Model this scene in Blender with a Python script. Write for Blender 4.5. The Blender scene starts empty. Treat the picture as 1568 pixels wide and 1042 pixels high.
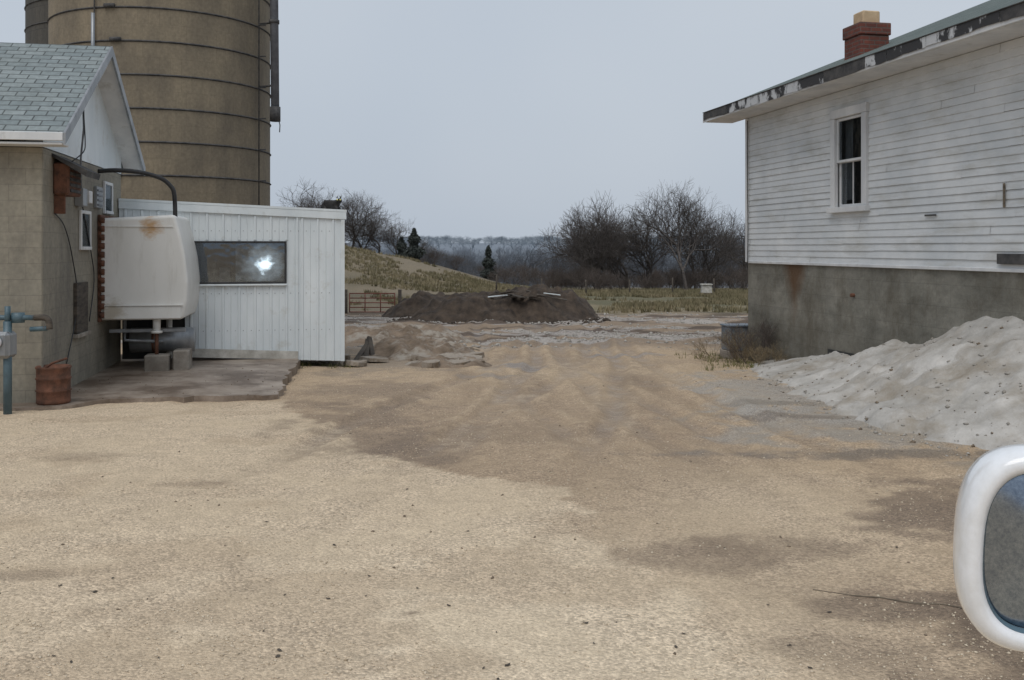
import bpy, bmesh, math, random
import numpy as np
from mathutils import Vector, Matrix
random.seed(7); rng=np.random.RandomState(11)
sc=bpy.context.scene
R=math.radians

# ---------------------------------------------------------------- noise
TAB=rng.rand(256,256)
def vn(x,y,s=0):
    x=np.asarray(x,float)+s*17.3; y=np.asarray(y,float)+s*9.1
    xi=np.floor(x).astype(int); yi=np.floor(y).astype(int)
    fx=x-xi; fy=y-yi; fx=fx*fx*(3-2*fx); fy=fy*fy*(3-2*fy)
    a=TAB[xi%256,yi%256]; b=TAB[(xi+1)%256,yi%256]; c=TAB[xi%256,(yi+1)%256]; d=TAB[(xi+1)%256,(yi+1)%256]
    return (a*(1-fx)+b*fx)*(1-fy)+(c*(1-fx)+d*fx)*fy
def fbm(x,y,o=4,s=0):
    t=0;a=.5;n=0
    for i in range(o):
        t=t+a*vn(x*2**i,y*2**i,s+i); n+=a; a*=.5
    return t/n
def ss(a,b,x):
    t=np.clip((np.asarray(x,float)-a)/(b-a),0,1); return t*t*(3-2*t)

# ---------------------------------------------------------------- materials
def newmat(name):
    m=bpy.data.materials.new(name); m.use_nodes=True
    nt=m.node_tree; b=nt.nodes['Principled BSDF']; return m,nt,b
def N(nt,t,**k):
    n=nt.nodes.new(t)
    for a,v in k.items():
        if a.startswith('_'): setattr(n,a[1:],v)
        else: n.inputs[a.replace('__',' ')].default_value=v
    return n
def rgb(c): return (c[0],c[1],c[2],1)
def mixc(nt,fac,a,b,mode='MIX'):
    n=nt.nodes.new('ShaderNodeMix'); n.data_type='RGBA'; n.blend_type=mode
    for i,v in ((0,fac),(6,a),(7,b)):
        if isinstance(v,(int,float)): n.inputs[i].default_value=v
        elif isinstance(v,(tuple,list)): n.inputs[i].default_value=rgb(v)
        else: nt.links.new(v,n.inputs[i])
    return n.outputs[2]
def ramp(nt,src,p0,p1,c0=(0,0,0),c1=(1,1,1)):
    r=nt.nodes.new('ShaderNodeValToRGB'); e=r.color_ramp.elements
    e[0].position=p0;e[1].position=p1;e[0].color=rgb(c0);e[1].color=rgb(c1)
    nt.links.new(src,r.inputs[0]); return r.outputs[0]
def coords(nt,scale=(1,1,1)):
    t=nt.nodes.new('ShaderNodeTexCoord'); m=nt.nodes.new('ShaderNodeMapping'); m.inputs['Scale'].default_value=scale
    nt.links.new(t.outputs['Object'],m.inputs[0]); return m.outputs[0]
def noise(nt,vec,scale,detail=5,rough=.6):
    n=N(nt,'ShaderNodeTexNoise',Scale=scale,Detail=detail,Roughness=rough); nt.links.new(vec,n.inputs['Vector']); return n.outputs[0]
def bump(nt,b,src,strength=.3,dist=.02):
    n=N(nt,'ShaderNodeBump',Strength=strength,Distance=dist); nt.links.new(src,n.inputs['Height']); nt.links.new(n.outputs[0],b.inputs['Normal'])
def weathered(name,c1,c2,scale=3,streak=(1,1,1),rough=.7,metal=0,lo=.35,hi=.7,c3=None,bs=.2,bd=.01,s3=2.0,lo3=.58,hi3=.68,st3=(1,1,1)):
    m,nt,b=newmat(name); v=coords(nt,streak); n=noise(nt,v,scale,5 if bs>0 else 2,.65)
    col=ramp(nt,n,lo,hi,c1,c2)
    if c3 is not None:
        n3=noise(nt,coords(nt,st3),s3,6,.7); col=mixc(nt,ramp(nt,n3,lo3,hi3),col,c3)
    nt.links.new(col,b.inputs['Base Color']); b.inputs['Roughness'].default_value=rough; b.inputs['Metallic'].default_value=metal
    if bs>0:
        nb=noise(nt,coords(nt),scale*12,2); bump(nt,b,nb,bs,bd)
    return m

def brickmat(name,c1,c2,mort,bw,bh,ms,offset=.5,mode='wall',rough=.85,dirt=(.1,.09,.07),dirtamt=.4,bs=.5,bd=.01,R0=3.0,dlo=.42,dhi=.75):
    m,nt,b=newmat(name)
    t=nt.nodes.new('ShaderNodeTexCoord'); s=nt.nodes.new('ShaderNodeSeparateXYZ'); nt.links.new(t.outputs['Object'],s.inputs[0])
    cb=nt.nodes.new('ShaderNodeCombineXYZ')
    if mode=='wall':
        a=N(nt,'ShaderNodeMath',_operation='ADD'); nt.links.new(s.outputs[0],a.inputs[0]); nt.links.new(s.outputs[1],a.inputs[1])
        nt.links.new(a.outputs[0],cb.inputs[0]); nt.links.new(s.outputs[2],cb.inputs[1])
    elif mode=='roofx':
        nt.links.new(s.outputs[0],cb.inputs[0]); nt.links.new(s.outputs[1],cb.inputs[1])
    elif mode=='roofy':
        nt.links.new(s.outputs[1],cb.inputs[0]); nt.links.new(s.outputs[0],cb.inputs[1])
    elif mode=='cyl':
        a=N(nt,'ShaderNodeMath',_operation='ARCTAN2'); nt.links.new(s.outputs[1],a.inputs[0]); nt.links.new(s.outputs[0],a.inputs[1])
        q=N(nt,'ShaderNodeMath',_operation='MULTIPLY'); nt.links.new(a.outputs[0],q.inputs[0]); q.inputs[1].default_value=R0
        nt.links.new(q.outputs[0],cb.inputs[0]); nt.links.new(s.outputs[2],cb.inputs[1])
    br=nt.nodes.new('ShaderNodeTexBrick'); br.offset=offset
    nt.links.new(cb.outputs[0],br.inputs['Vector'])
    br.inputs['Color1'].default_value=rgb(c1);br.inputs['Color2'].default_value=rgb(c2);br.inputs['Mortar'].default_value=rgb(mort)
    br.inputs['Scale'].default_value=1;br.inputs['Mortar Size'].default_value=ms;br.inputs['Brick Width'].default_value=bw;br.inputs['Row Height'].default_value=bh
    br.inputs['Mortar Smooth'].default_value=.3
    n=noise(nt,coords(nt,(1,1,.4)),1.3,6,.7)
    col=mixc(nt,ramp(nt,n,dlo,dhi,(0,0,0),(dirtamt,)*3),br.outputs[0],dirt)
    n2=noise(nt,coords(nt),14,3); col=mixc(nt,.35,col,ramp(nt,n2,.3,.7,(.3,.3,.3),(1,1,1)),'MULTIPLY')
    nt.links.new(col,b.inputs['Base Color']); b.inputs['Roughness'].default_value=rough
    inv=N(nt,'ShaderNodeMath',_operation='SUBTRACT'); inv.inputs[0].default_value=1; nt.links.new(br.outputs['Fac'],inv.inputs[1])
    bump(nt,b,inv.outputs[0],bs,bd); return m

M={}
M['white']=weathered('white_paint',(.52,.53,.54),(.71,.71,.70),2,(1,1,.35),.6,c3=(.34,.32,.28),s3=2.4,lo3=.58,hi3=.8)
M['siding']=weathered('white_siding',(.52,.545,.56),(.70,.71,.71),1.1,(1,.8,.9),.6,c3=(.38,.37,.33),s3=2.6,lo3=.50,hi3=.82,bs=.15,st3=(1,.35,1.6))
M['metalwhite']=weathered('white_sheet_metal',(.60,.65,.67),(.74,.78,.79),1.5,(1,1,.3),.4,c3=(.43,.41,.35),s3=2.0,lo3=.56,hi3=.85,bs=.05)
M['rust']=weathered('rust',(.07,.035,.022),(.20,.085,.05),8,(1,1,1),.9,bs=.5)
M['black']=weathered('black_paint',(.012,.012,.013),(.04,.04,.042),5,rough=.5)
M['dark']=weathered('dark_tar',(.03,.03,.032),(.10,.095,.09),6,rough=.85)
M['steel']=weathered('galvanised_steel',(.22,.23,.24),(.40,.41,.42),4,(1,1,.3),.45,.6)
M['greypipe']=weathered('grey_pipe',(.10,.105,.12),(.19,.20,.22),4,rough=.5)
M['bluepipe']=weathered('blue_grey_pipe',(.05,.09,.11),(.095,.15,.18),6,rough=.5,c3=(.09,.05,.03),s3=5)
M['wood']=weathered('weathered_wood',(.07,.055,.04),(.22,.18,.13),5,(1,1,4),.9)
M['darkwood']=weathered('dark_wood',(.04,.033,.027),(.11,.09,.07),5,(1,1,4),.9)
M['lightwood']=weathered('light_board',(.35,.33,.29),(.6,.58,.53),5,rough=.8)
M['redgate']=weathered('red_paint',(.13,.04,.03),(.24,.075,.05),6,rough=.7)
M['boxmetal']=weathered('grey_metal',(.10,.125,.15),(.17,.20,.235),3,rough=.5)
M['concrete']=weathered('concrete',(.20,.18,.15),(.40,.36,.31),2,rough=.85,c3=(.13,.10,.075),s3=1.4,lo3=.45,hi3=.7,bs=.4)
M['rubble']=weathered('limestone',(.24,.22,.19),(.46,.43,.39),4,rough=.9,bs=.5)
M['slabchunk']=weathered('broken_concrete',(.24,.20,.16),(.42,.37,.31),3,rough=.9,c3=(.17,.13,.09),s3=2,lo3=.45,hi3=.6,bs=.5)
M['interior']=weathered('dark_interior',(.02,.02,.02),(.05,.05,.045),3)
M['curtain']=weathered('curtain',(.12,.12,.12),(.25,.25,.25),3,(6,6,1))
M['block']=brickmat('painted_block',(.335,.305,.24),(.31,.28,.22),(.26,.235,.185),.40,.20,.006,bs=.22,dirt=(.12,.11,.095),dirtamt=.8,dlo=.36,dhi=.72)
M['shingle']=brickmat('grey_shingles',(.20,.235,.24),(.28,.315,.315),(.08,.09,.09),.26,.13,.010,mode='roofx',dirt=(.12,.14,.13),dirtamt=.5,bs=.7)
M['shingle2']=brickmat('green_shingles',(.09,.12,.11),(.15,.18,.165),(.05,.06,.055),.26,.13,.012,mode='roofy',dirt=(.06,.08,.07),dirtamt=.4,bs=.7)
M['brick']=brickmat('red_brick',(.20,.055,.035),(.13,.04,.03),(.14,.10,.085),.21,.075,.010,dirt=(.03,.025,.02),dirtamt=.8)
M['stave']=brickmat('concrete_staves',(.27,.22,.15),(.25,.205,.14),(.225,.185,.125),.27,.86,.008,mode='cyl',dirt=(.125,.105,.08),dirtamt=.75,bs=.2,bd=.01,dlo=.36,dhi=.70)
M['stave2']=brickmat('old_concrete_staves',(.10,.09,.075),(.085,.078,.065),(.06,.055,.048),.27,.80,.012,mode='cyl',dirt=(.04,.04,.037),dirtamt=.6,bs=.3,bd=.02)

def foundation_mat():
    m,nt,b=newmat('foundation_stucco')
    n=noise(nt,coords(nt,(1,.7,1.3)),1.4,8,.75); col=ramp(nt,n,.34,.68,(.125,.12,.10),(.31,.295,.25))
    n2=noise(nt,coords(nt,(1,.9,.5)),1.5,6,.75); col=mixc(nt,ramp(nt,n2,.46,.66,(0,0,0),(.75,.75,.75)),col,(.105,.09,.065))
    t=nt.nodes.new('ShaderNodeTexCoord'); s=nt.nodes.new('ShaderNodeSeparateXYZ'); nt.links.new(t.outputs['Object'],s.inputs[0])
    wob=noise(nt,coords(nt),3,4)
    cb=nt.nodes.new('ShaderNodeCombineXYZ'); nt.links.new(s.outputs[1],cb.inputs[0]); nt.links.new(s.outputs[2],cb.inputs[1])
    br=nt.nodes.new('ShaderNodeTexBrick'); nt.links.new(cb.outputs[0],br.inputs['Vector'])
    br.inputs['Color1'].default_value=(1,1,1,1);br.inputs['Color2'].default_value=(.88,.88,.88,1);br.inputs['Mortar'].default_value=(.72,.72,.72,1)
    br.inputs['Scale'].default_value=1;br.inputs['Mortar Size'].default_value=.007;br.inputs['Mortar Smooth'].default_value=.6;br.inputs['Brick Width'].default_value=.6;br.inputs['Row Height'].default_value=.30
    col=mixc(nt,.8,col,br.outputs[0],'MULTIPLY')
    zb=N(nt,'ShaderNodeMapRange'); nt.links.new(s.outputs[2],zb.inputs[0]); zb.inputs[1].default_value=.85; zb.inputs[2].default_value=-.1
    fb=mixc(nt,1,zb.outputs[0],ramp(nt,wob,.3,.7,(.3,.3,.3),(.95,.95,.95)),'MULTIPLY'); col=mixc(nt,fb,col,(.085,.072,.05))
    a=N(nt,'ShaderNodeMath',_operation='ADD'); nt.links.new(s.outputs[1],a.inputs[0]); a.inputs[1].default_value=1.75
    a2=N(nt,'ShaderNodeMath',_operation='MULTIPLY_ADD'); nt.links.new(wob,a2.inputs[0]); a2.inputs[1].default_value=.35; nt.links.new(a.outputs[0],a2.inputs[2])
    ab=N(nt,'ShaderNodeMath',_operation='ABSOLUTE'); nt.links.new(a2.outputs[0],ab.inputs[0])
    zw=N(nt,'ShaderNodeMapRange'); nt.links.new(s.outputs[2],zw.inputs[0]); zw.inputs[1].default_value=.5; zw.inputs[2].default_value=1.74; zw.inputs[3].default_value=.0; zw.inputs[4].default_value=.55
    df=N(nt,'ShaderNodeMath',_operation='SUBTRACT'); nt.links.new(zw.outputs[0],df.inputs[0]); nt.links.new(ab.outputs[0],df.inputs[1])
    f=ramp(nt,df.outputs[0],.0,.35,(0,0,0),(.9,.9,.9))
    col=mixc(nt,f,col,(.10,.05,.02))
    nt.links.new(col,b.inputs['Base Color']); b.inputs['Roughness'].default_value=.9
    bump(nt,b,noise(nt,coords(nt),9,5,.7),.5,.03); return m
M['foundation']=foundation_mat()
def tank_mat():
    m,nt,b=newmat('tank_paint')
    n=noise(nt,coords(nt,(1,1,.4)),1.5,6,.6); col=ramp(nt,n,.3,.7,(.68,.67,.63),(.80,.79,.76))
    t=nt.nodes.new('ShaderNodeTexCoord')
    for c,r,cc in (((.80,3.0,2.33),.26,(.50,.27,.08)),((.2,3.0,1.0),.30,(.46,.40,.31))):
        d=N(nt,'ShaderNodeVectorMath',_operation='DISTANCE'); nt.links.new(t.outputs['Object'],d.inputs[0]); d.inputs[1].default_value=c
        nn_=noise(nt,coords(nt,(1,1,2)),5,5,.7); q=N(nt,'ShaderNodeMath',_operation='MULTIPLY_ADD'); nt.links.new(nn_,q.inputs[0]); q.inputs[1].default_value=.5; nt.links.new(d.outputs['Value'],q.inputs[2])
        col=mixc(nt,ramp(nt,q.outputs[0],r+.02,r+.20,(.85,.85,.85),(0,0,0)),col,cc)
    n3=noise(nt,coords(nt,(2,2,.3)),2.5,5,.7); col=mixc(nt,ramp(nt,n3,.55,.8,(0,0,0),(.6,.6,.6)),col,(.46,.43,.37))
    nt.links.new(col,b.inputs['Base Color']); b.inputs['Roughness'].default_value=.5; return m
M['tank']=tank_mat()

def glassmat():
    m,nt,b=newmat('window_glass'); out=nt.nodes['Material Output']
    g=nt.nodes.new('ShaderNodeBsdfGlossy'); g.inputs['Roughness'].default_value=.04; g.inputs['Color'].default_value=(.8,.85,.9,1)
    tr=nt.nodes.new('ShaderNodeBsdfTransparent'); tr.inputs[0].default_value=(.75,.78,.8,1)
    mx=nt.nodes.new('ShaderNodeMixShader'); mx.inputs[0].default_value=.12
    bp=N(nt,'ShaderNodeBump',Strength=.15,Distance=.02); nt.links.new(noise(nt,coords(nt),2.5,2),bp.inputs['Height']); nt.links.new(bp.outputs[0],g.inputs['Normal'])
    nt.links.new(tr.outputs[0],mx.inputs[1]); nt.links.new(g.outputs[0],mx.inputs[2]); nt.links.new(mx.outputs[0],out.inputs[0]); return m
M['glass']=glassmat()

# ---------------------------------------------------------------- builders
def empty(name,loc=(0,0,0),rz=0):
    e=bpy.data.objects.new(name,None); e.location=loc; e.rotation_euler=(0,0,rz); sc.collection.objects.link(e); e.empty_display_size=.2; return e
def mesh(name,V,F,mat=None,parent=None,smooth=False,loc=None):
    me=bpy.data.meshes.new(name); me.from_pydata([tuple(v) for v in V],[],[tuple(f) for f in F]); me.update()
    if mat: me.materials.append(mat)
    if smooth:
        for p in me.polygons: p.use_smooth=True
    o=bpy.data.objects.new(name,me); sc.collection.objects.link(o)
    if parent: o.parent=parent
    if loc: o.location=loc
    return o
def npmesh(name,V,F,mat=None,parent=None,smooth=False):
    me=bpy.data.meshes.new(name); V=np.asarray(V,np.float32);F=np.asarray(F,np.int32); k=F.shape[1]
    me.vertices.add(len(V)); me.vertices.foreach_set('co',V.ravel())
    me.loops.add(F.size); me.loops.foreach_set('vertex_index',F.ravel())
    me.polygons.add(len(F)); me.polygons.foreach_set('loop_start',np.arange(0,F.size,k,dtype=np.int32))
    try: me.polygons.foreach_set('loop_total',np.full(len(F),k,np.int32))
    except Exception: pass
    if smooth: me.polygons.foreach_set('use_smooth',np.ones(len(F),bool))
    me.update(calc_edges=True); me.validate()
    if mat: me.materials.append(mat)
    o=bpy.data.objects.new(name,me); sc.collection.objects.link(o)
    if parent: o.parent=parent
    return o
def box(name,lo,hi,mat,parent=None,bev=0.006,rot=None,loc=None):
    x0,y0,z0=lo;x1,y1,z1=hi
    bm=bmesh.new(); bmesh.ops.create_cube(bm,size=1)
    for v in bm.verts: v.co=Vector(((x0+x1)/2+v.co.x*(x1-x0),(y0+y1)/2+v.co.y*(y1-y0),(z0+z1)/2+v.co.z*(z1-z0)))
    if bev: bmesh.ops.bevel(bm,geom=bm.edges[:],offset=min(bev,.3*min(abs(x1-x0),abs(y1-y0),abs(z1-z0))),segments=1,affect='EDGES')
    me=bpy.data.meshes.new(name); bm.to_mesh(me); bm.free(); me.materials.append(mat)
    o=bpy.data.objects.new(name,me); sc.collection.objects.link(o)
    if parent: o.parent=parent
    if rot: o.rotation_euler=rot
    if loc: o.location=loc
    return o
def tube(name,pts,r,mat,parent=None,n=10,smooth=True,cap=True):
    pts=[Vector(p) for p in pts]; rs=r if isinstance(r,(list,tuple)) else [r]*len(pts)
    V=[];F=[];prev=None
    for i,p in enumerate(pts):
        d=(pts[min(i+1,len(pts)-1)]-pts[max(i-1,0)]).normalized()
        if prev is None: a=d.orthogonal().normalized()
        else: a=(prev-d*prev.dot(d)).normalized()
        prev=a; b=d.cross(a)
        for k in range(n):
            t=2*math.pi*k/n; V.append(p+(a*math.cos(t)+b*math.sin(t))*rs[i])
    for i in range(len(pts)-1):
        for k in range(n):
            F.append((i*n+k,i*n+(k+1)%n,(i+1)*n+(k+1)%n,(i+1)*n+k))
    if cap: F.append(tuple(range(n))[::-1]); F.append(tuple(range((len(pts)-1)*n,len(pts)*n)))
    return mesh(name,V,F,mat,parent,smooth)
def smoothpts(P,m=4):
    P=[Vector(p) for p in P]; out=[]
    for i in range(len(P)-1):
        p0=P[max(i-1,0)];p1=P[i];p2=P[i+1];p3=P[min(i+2,len(P)-1)]
        for j in range(m):
            t=j/m; out.append(.5*((2*p1)+(p2-p0)*t+(2*p0-5*p1+4*p2-p3)*t*t+(3*p1-p0-3*p2+p3)*t**3))
    out.append(P[-1]); return out

# ---------------------------------------------------------------- ground
KY=[-400,0,10,14,19.4,27,40,55,75,110,160,250,400,600,900,1300,3000]
KZ=[0,0,.02,-.02,-.2,-.33,-.55,-.8,-1.3,-2.6,-6,-8,-6.5,-4.0,1.0,8,8]
def base_h(x,y):
    x=np.asarray(x,float)
    h=np.interp(y,KY,KZ)
    f=ss(42,80,y)*(1-ss(105,170,y))
    hill=3.7*np.interp(-x,[-3,1,4,8,13,18,30,60],[0,.12,.36,.68,.93,1.02,1.25,1.5])*f
    h=h+hill
    h=h+ss(600,1200,y)*11*(fbm(x*.0022,y*.001,4,95)-.5)
    return h
TR=((0,[0,4,8,12,18,26,34],[-2.2,-1.2,-.3,.5,1.2,1.6,1.4],.15,1),(1,[0,4,8,12,18,26,34],[4.9,3.7,2.7,2.0,1.7,1.9,2.2],.16,.8),(2,[0,5,9,13,19,30],[2.9,2.5,1.6,.9,.3,-.3],.14,.8),(3,[0,6,9,12,15,20,30],[-4.5,-2.6,-1.5,-.9,-.2,.8,1.6],.15,.8))
def tracks(X,Y):
    out=np.zeros(np.shape(X))
    for (c0,ks,kx,wd,a) in TR:
        xc=np.interp(Y,ks,kx)+.25*(fbm(Y*.3,Y*0+c0*3,2,8+c0)-.5)
        for off in (-.78,.78): out=np.maximum(out,a*np.exp(-((X-xc-off)/wd)**4))
    return out*ss(3,7,Y)*(1-ss(30,37,Y))
def berm(X,Y):
    out=np.zeros(np.shape(X))
    for (c0,ks,kx,wd,a) in TR:
        xc=np.interp(Y,ks,kx)+.25*(fbm(Y*.3,Y*0+c0*3,2,8+c0)-.5)
        for off in (-.78,.78):
            for s_ in (-1,1): out=np.maximum(out,a*np.exp(-((X-xc-off-s_*.25)/.08)**2))
    return out*ss(8,11,Y)*(1-ss(30,37,Y))
def H(x,y):
    x=np.asarray(x,float); y=np.asarray(y,float)
    near=1-ss(40,70,y)
    calm=.45+.55*ss(9,14,y)
    h=base_h(x,y)
    h=h+near*calm*.08*(fbm(x*.45,y*.45,3,3)-.5)+near*calm*.035*(fbm(x*3.0,y*3.0,3,5)-.5)
    h=h-.045*tracks(x,y)*ss(8,11,y)+.025*berm(x,y)
    h=h+(1-near)*1.0*(fbm(x*.03,y*.03,3,4)-.5)*ss(60,120,y)*(1-ss(400,600,y))
    rough=ss(18,23,y)*(1-ss(36,42,y))
    h=h+rough*.26*(fbm(x*.8,y*.6,5,12)-.5)
    return h
def Hs(x,y): return float(H(np.array([x]),np.array([y]))[0])
fx=np.concatenate([np.arange(-11,-5.5,.09),np.arange(-5.5,5.5,.05),np.arange(5.5,11.01,.09)]); gx=11.05*1.13**np.arange(1,46)
xs=np.concatenate([-gx[::-1],fx,gx])
fy=np.concatenate([np.arange(1.0,12,.05),np.arange(12,32,.09)]); gy=32+np.cumsum(.12*1.045**np.arange(0,150)); gy=gy[gy<3000]
by=1-np.cumsum(.3*1.25**np.arange(0,28))
ys=np.concatenate([by[::-1],fy,gy])
XX,YY=np.meshgrid(xs,ys); ZZ=H(XX,YY)
nx=len(xs);ny=len(ys)
V=np.stack([XX,YY,ZZ],-1).reshape(-1,3)
idx=np.arange(nx*ny).reshape(ny,nx)
F=np.stack([idx[:-1,:-1],idx[:-1,1:],idx[1:,1:],idx[1:,:-1]],-1).reshape(-1,4)
ground=npmesh('ground',V,F,None,None,True)
def lerp(a,b,t): return a*(1-t[...,None])+np.array(b)*t[...,None]
X=XX;Y=YY
n1=fbm(X*.6,Y*.6,5,20); n2=fbm(X*2.5,Y*2.5,5,22); n3=fbm(X*.25,Y*.25,4,24); nst=fbm((X+.06*Y)*1.8,Y*.15,4,26); n4=fbm(X*1.2,Y*1.6,6,28); n5=fbm(X*7,Y*7,3,37)
C=np.zeros(X.shape+(3,)); C[:]=(.49,.37,.245); WET=np.zeros(X.shape)
C=lerp(C,(.34,.25,.165),ss(.45,.64,nst)*.5)
C=lerp(C,(.56,.435,.295),ss(.5,.7,n1)*.45)
def lanedark(Y): return ss(5,8,Y)*(1-ss(12,16,Y))
C=lerp(C,(.34,.255,.175),lanedark(Y)*.42*(1-ss(1.4,3.4,X)))
bx=np.interp(Y,[0,4.8,6.4,8.1,8.8,9.6,13.2,16],[1.35,1.1,.7,.45,-.7,-1.5,-3.1,-4.2])+.5*(n2-.5)+.35*(n1-.5)+.35*(n5-.5)
light=(1-ss(-.07,.07,X-bx))*(1-ss(12.5,13.3,Y+.6*(n2-.5)))
C=lerp(C,(.69,.56,.395),light*.80)
C=lerp(C,(.66,.53,.37),np.exp(-(((X-2.1)/1.1)**2+((Y-7.6)/1.3)**2))*.65)
C=lerp(C,(.80,.67,.49),(1-ss(4.2,8.5,Y))*.6*np.exp(-((X-.0)/1.9)**2))  # flash falloff near the camera painted into the ground colour
C=lerp(C,(.50,.385,.26),light*ss(.52,.62,n4)*.45)
def blob(cx,cy,rx,ry,s,col=(.23,.17,.118),wet=.4):
    global C,WET
    d=((X-cx)/rx)**2+((Y-cy)/ry)**2+2.2*(n2-.5)+1.8*(n4-.5)+2.0*(n5-.5)
    k=(1-ss(.2,1.5,d))*s*(.55+.9*np.clip(n5+.0,0,1)*.5+.2); C=lerp(C,col,np.clip(k,0,1)); WET=np.maximum(WET,k*wet)
tr=tracks(X,Y)*np.clip(.35+1.6*(n4-.3)+.6*(n5-.5),0,1)
lug=.75+.25*np.sign(np.sin(Y*38+X*9))
C=lerp(C,(.22,.16,.108),tr*.62*(ss(7,10,Y)*.8+.2)*lug); WET=np.maximum(WET,tr*.7*ss(8,10,Y))
C=lerp(C,(.60,.47,.32),berm(X,Y)*.4*ss(.4,.6,n5))
blob(-1.7,11.1,.8,1.7,.6); blob(-.85,9.5,.45,.5,.75); blob(-2.2,13.9,1.0,1.3,.55); blob(-.2,10.5,1.0,.7,.35)
blob(1.2,6.3,.55,.35,.5); blob(1.75,6.5,.6,.3,.5); blob(3.3,7.2,.7,1.3,.75,(.18,.13,.092)); blob(2.4,5.35,.9,.3,.7,(.18,.13,.09)); blob(1.7,4.85,.4,.25,.45); blob(2.0,4.3,.5,.25,.6)
blob(2.8,5.0,.6,.6,.75,(.14,.10,.07))
blob(-2.9,6.0,.5,.1,.5); blob(-2.6,8.2,.4,.08,.4); blob(-4,9.2,.5,.2,.4); blob(-.55,5.35,.06,.04,.9)
blob(.5,19,2.5,1.4,.3); blob(2.0,15.5,.4,2.0,.45); blob(.3,15,.3,2,.35); blob(.1,18,.5,.6,.7,(.17,.125,.09),1.4); blob(2.2,20.5,.9,.5,.7,(.17,.125,.09),1.4); blob(-.4,16.2,.5,.35,.5,(.18,.135,.095),1.4)
blob(4.3,11.0,2.1,1.5,.85,(.35,.32,.275)); blob(4.0,14,1.5,2.4,.85,(.40,.37,.325),.2); blob(3.6,9.4,2.0,.22,.8,(.22,.175,.13),.9); blob(5.6,8.8,1.6,.5,.6,(.27,.24,.20)); blob(3.0,11.6,.8,.2,.7,(.22,.175,.13),.9); blob(3.4,12.6,.7,.2,.6,(.24,.20,.15),.9)
blob(-2.3,18.5,1.4,2.2,.6,(.24,.20,.155)); blob(-3,22,2,3,.6,(.22,.175,.13))
far=ss(21,24,Y+2*(n1-.5)); C=lerp(C,(.25,.19,.135),far*.8)
white=far*ss(.46,.58,fbm(X*.5,Y*1.1,5,30))*(1-ss(35,38,Y)); C=lerp(C,(.42,.385,.35),white*.9)
mud=ss(.48,.58,fbm(X*.35,Y*1.3,5,33))*ss(23,26,Y)*(1-white*.8)*(1-ss(37,40,Y)); C=lerp(C,(.085,.06,.045),mud*.85)
g=ss(36,41,Y+4*(n3-.5))
grass=np.zeros_like(C); grass[:]=(.20,.17,.095); grass=lerp(grass,(.13,.12,.065),ss(.4,.6,n3)); grass=lerp(grass,(.27,.22,.14),ss(.5,.65,n1)*.7)
lh=(1-ss(-3,1,X)); grass=lerp(grass,(.205,.165,.11),lh*.75); grass=lerp(grass,(.135,.115,.075),lh*ss(.46,.58,fbm(X*.10,Y*.14,5,40))*.8); grass=lerp(grass,(.25,.205,.14),lh*ss(.5,.6,fbm(X*.2,Y*.2,5,44))*.5)
grass=lerp(grass,(.10,.10,.095),ss(88,125,Y)*(1-.6*lh)); grass=lerp(grass,(.13,.145,.16),ss(150,300,Y)); grass=lerp(grass,(.20,.235,.275),ss(450,900,Y))  # far ground tinted blue-grey: distance haze put into the colour
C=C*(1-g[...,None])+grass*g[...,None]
ca=ground.data.color_attributes.new('Col','FLOAT_COLOR','POINT')
ca.data.foreach_set('color',np.concatenate([C,WET[...,None]],-1).astype(np.float32).ravel())
m,nt,b=newmat('gravel_earth')
at=nt.nodes.new('ShaderNodeVertexColor'); at.layer_name='Col'
v=coords(nt)
na=noise(nt,v,5,6,.8); nb=noise(nt,v,48,4,.8); nm=noise(nt,v,1.1,3,.6)
col=mixc(nt,.40,at.outputs[0],ramp(nt,na,.32,.70,(.6,.58,.56),(1.25,1.23,1.2)),'MULTIPLY')
vo=N(nt,'ShaderNodeTexVoronoi',Scale=64); nt.links.new(v,vo.inputs['Vector'])
sp=nt.nodes.new('ShaderNodeSeparateColor'); nt.links.new(vo.outputs['Color'],sp.inputs[0])
gm_=ramp(nt,nm,.40,.60,(.25,.25,.25),(.8,.8,.8))
col=mixc(nt,gm_,col,mixc(nt,1,col,ramp(nt,sp.outputs[0],.0,1.0,(.60,.60,.62),(1.34,1.34,1.38)),'MULTIPLY'))
col=mixc(nt,.7,col,ramp(nt,nb,.35,.65,(.60,.58,.56),(1.25,1.25,1.25)),'MULTIPLY')
nt.links.new(col,b.inputs['Base Color'])
rr=ramp(nt,at.outputs[1],.1,.8,(.92,.92,.92),(.33,.33,.33)); nt.links.new(rr,b.inputs['Roughness'])
hsum=N(nt,'ShaderNodeMath',_operation='MULTIPLY_ADD'); nt.links.new(vo.outputs['Distance'],hsum.inputs[0]); hsum.inputs[1].default_value=-1.0; nt.links.new(nb,hsum.inputs[2])
h2=N(nt,'ShaderNodeMath',_operation='MULTIPLY_ADD'); nt.links.new(na,h2.inputs[0]); h2.inputs[1].default_value=1.6; nt.links.new(hsum.outputs[0],h2.inputs[2])
bump(nt,b,h2.outputs[0],.6,.02)
b.inputs['Specular IOR Level'].default_value=.4
ground.data.materials.append(m)

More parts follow.
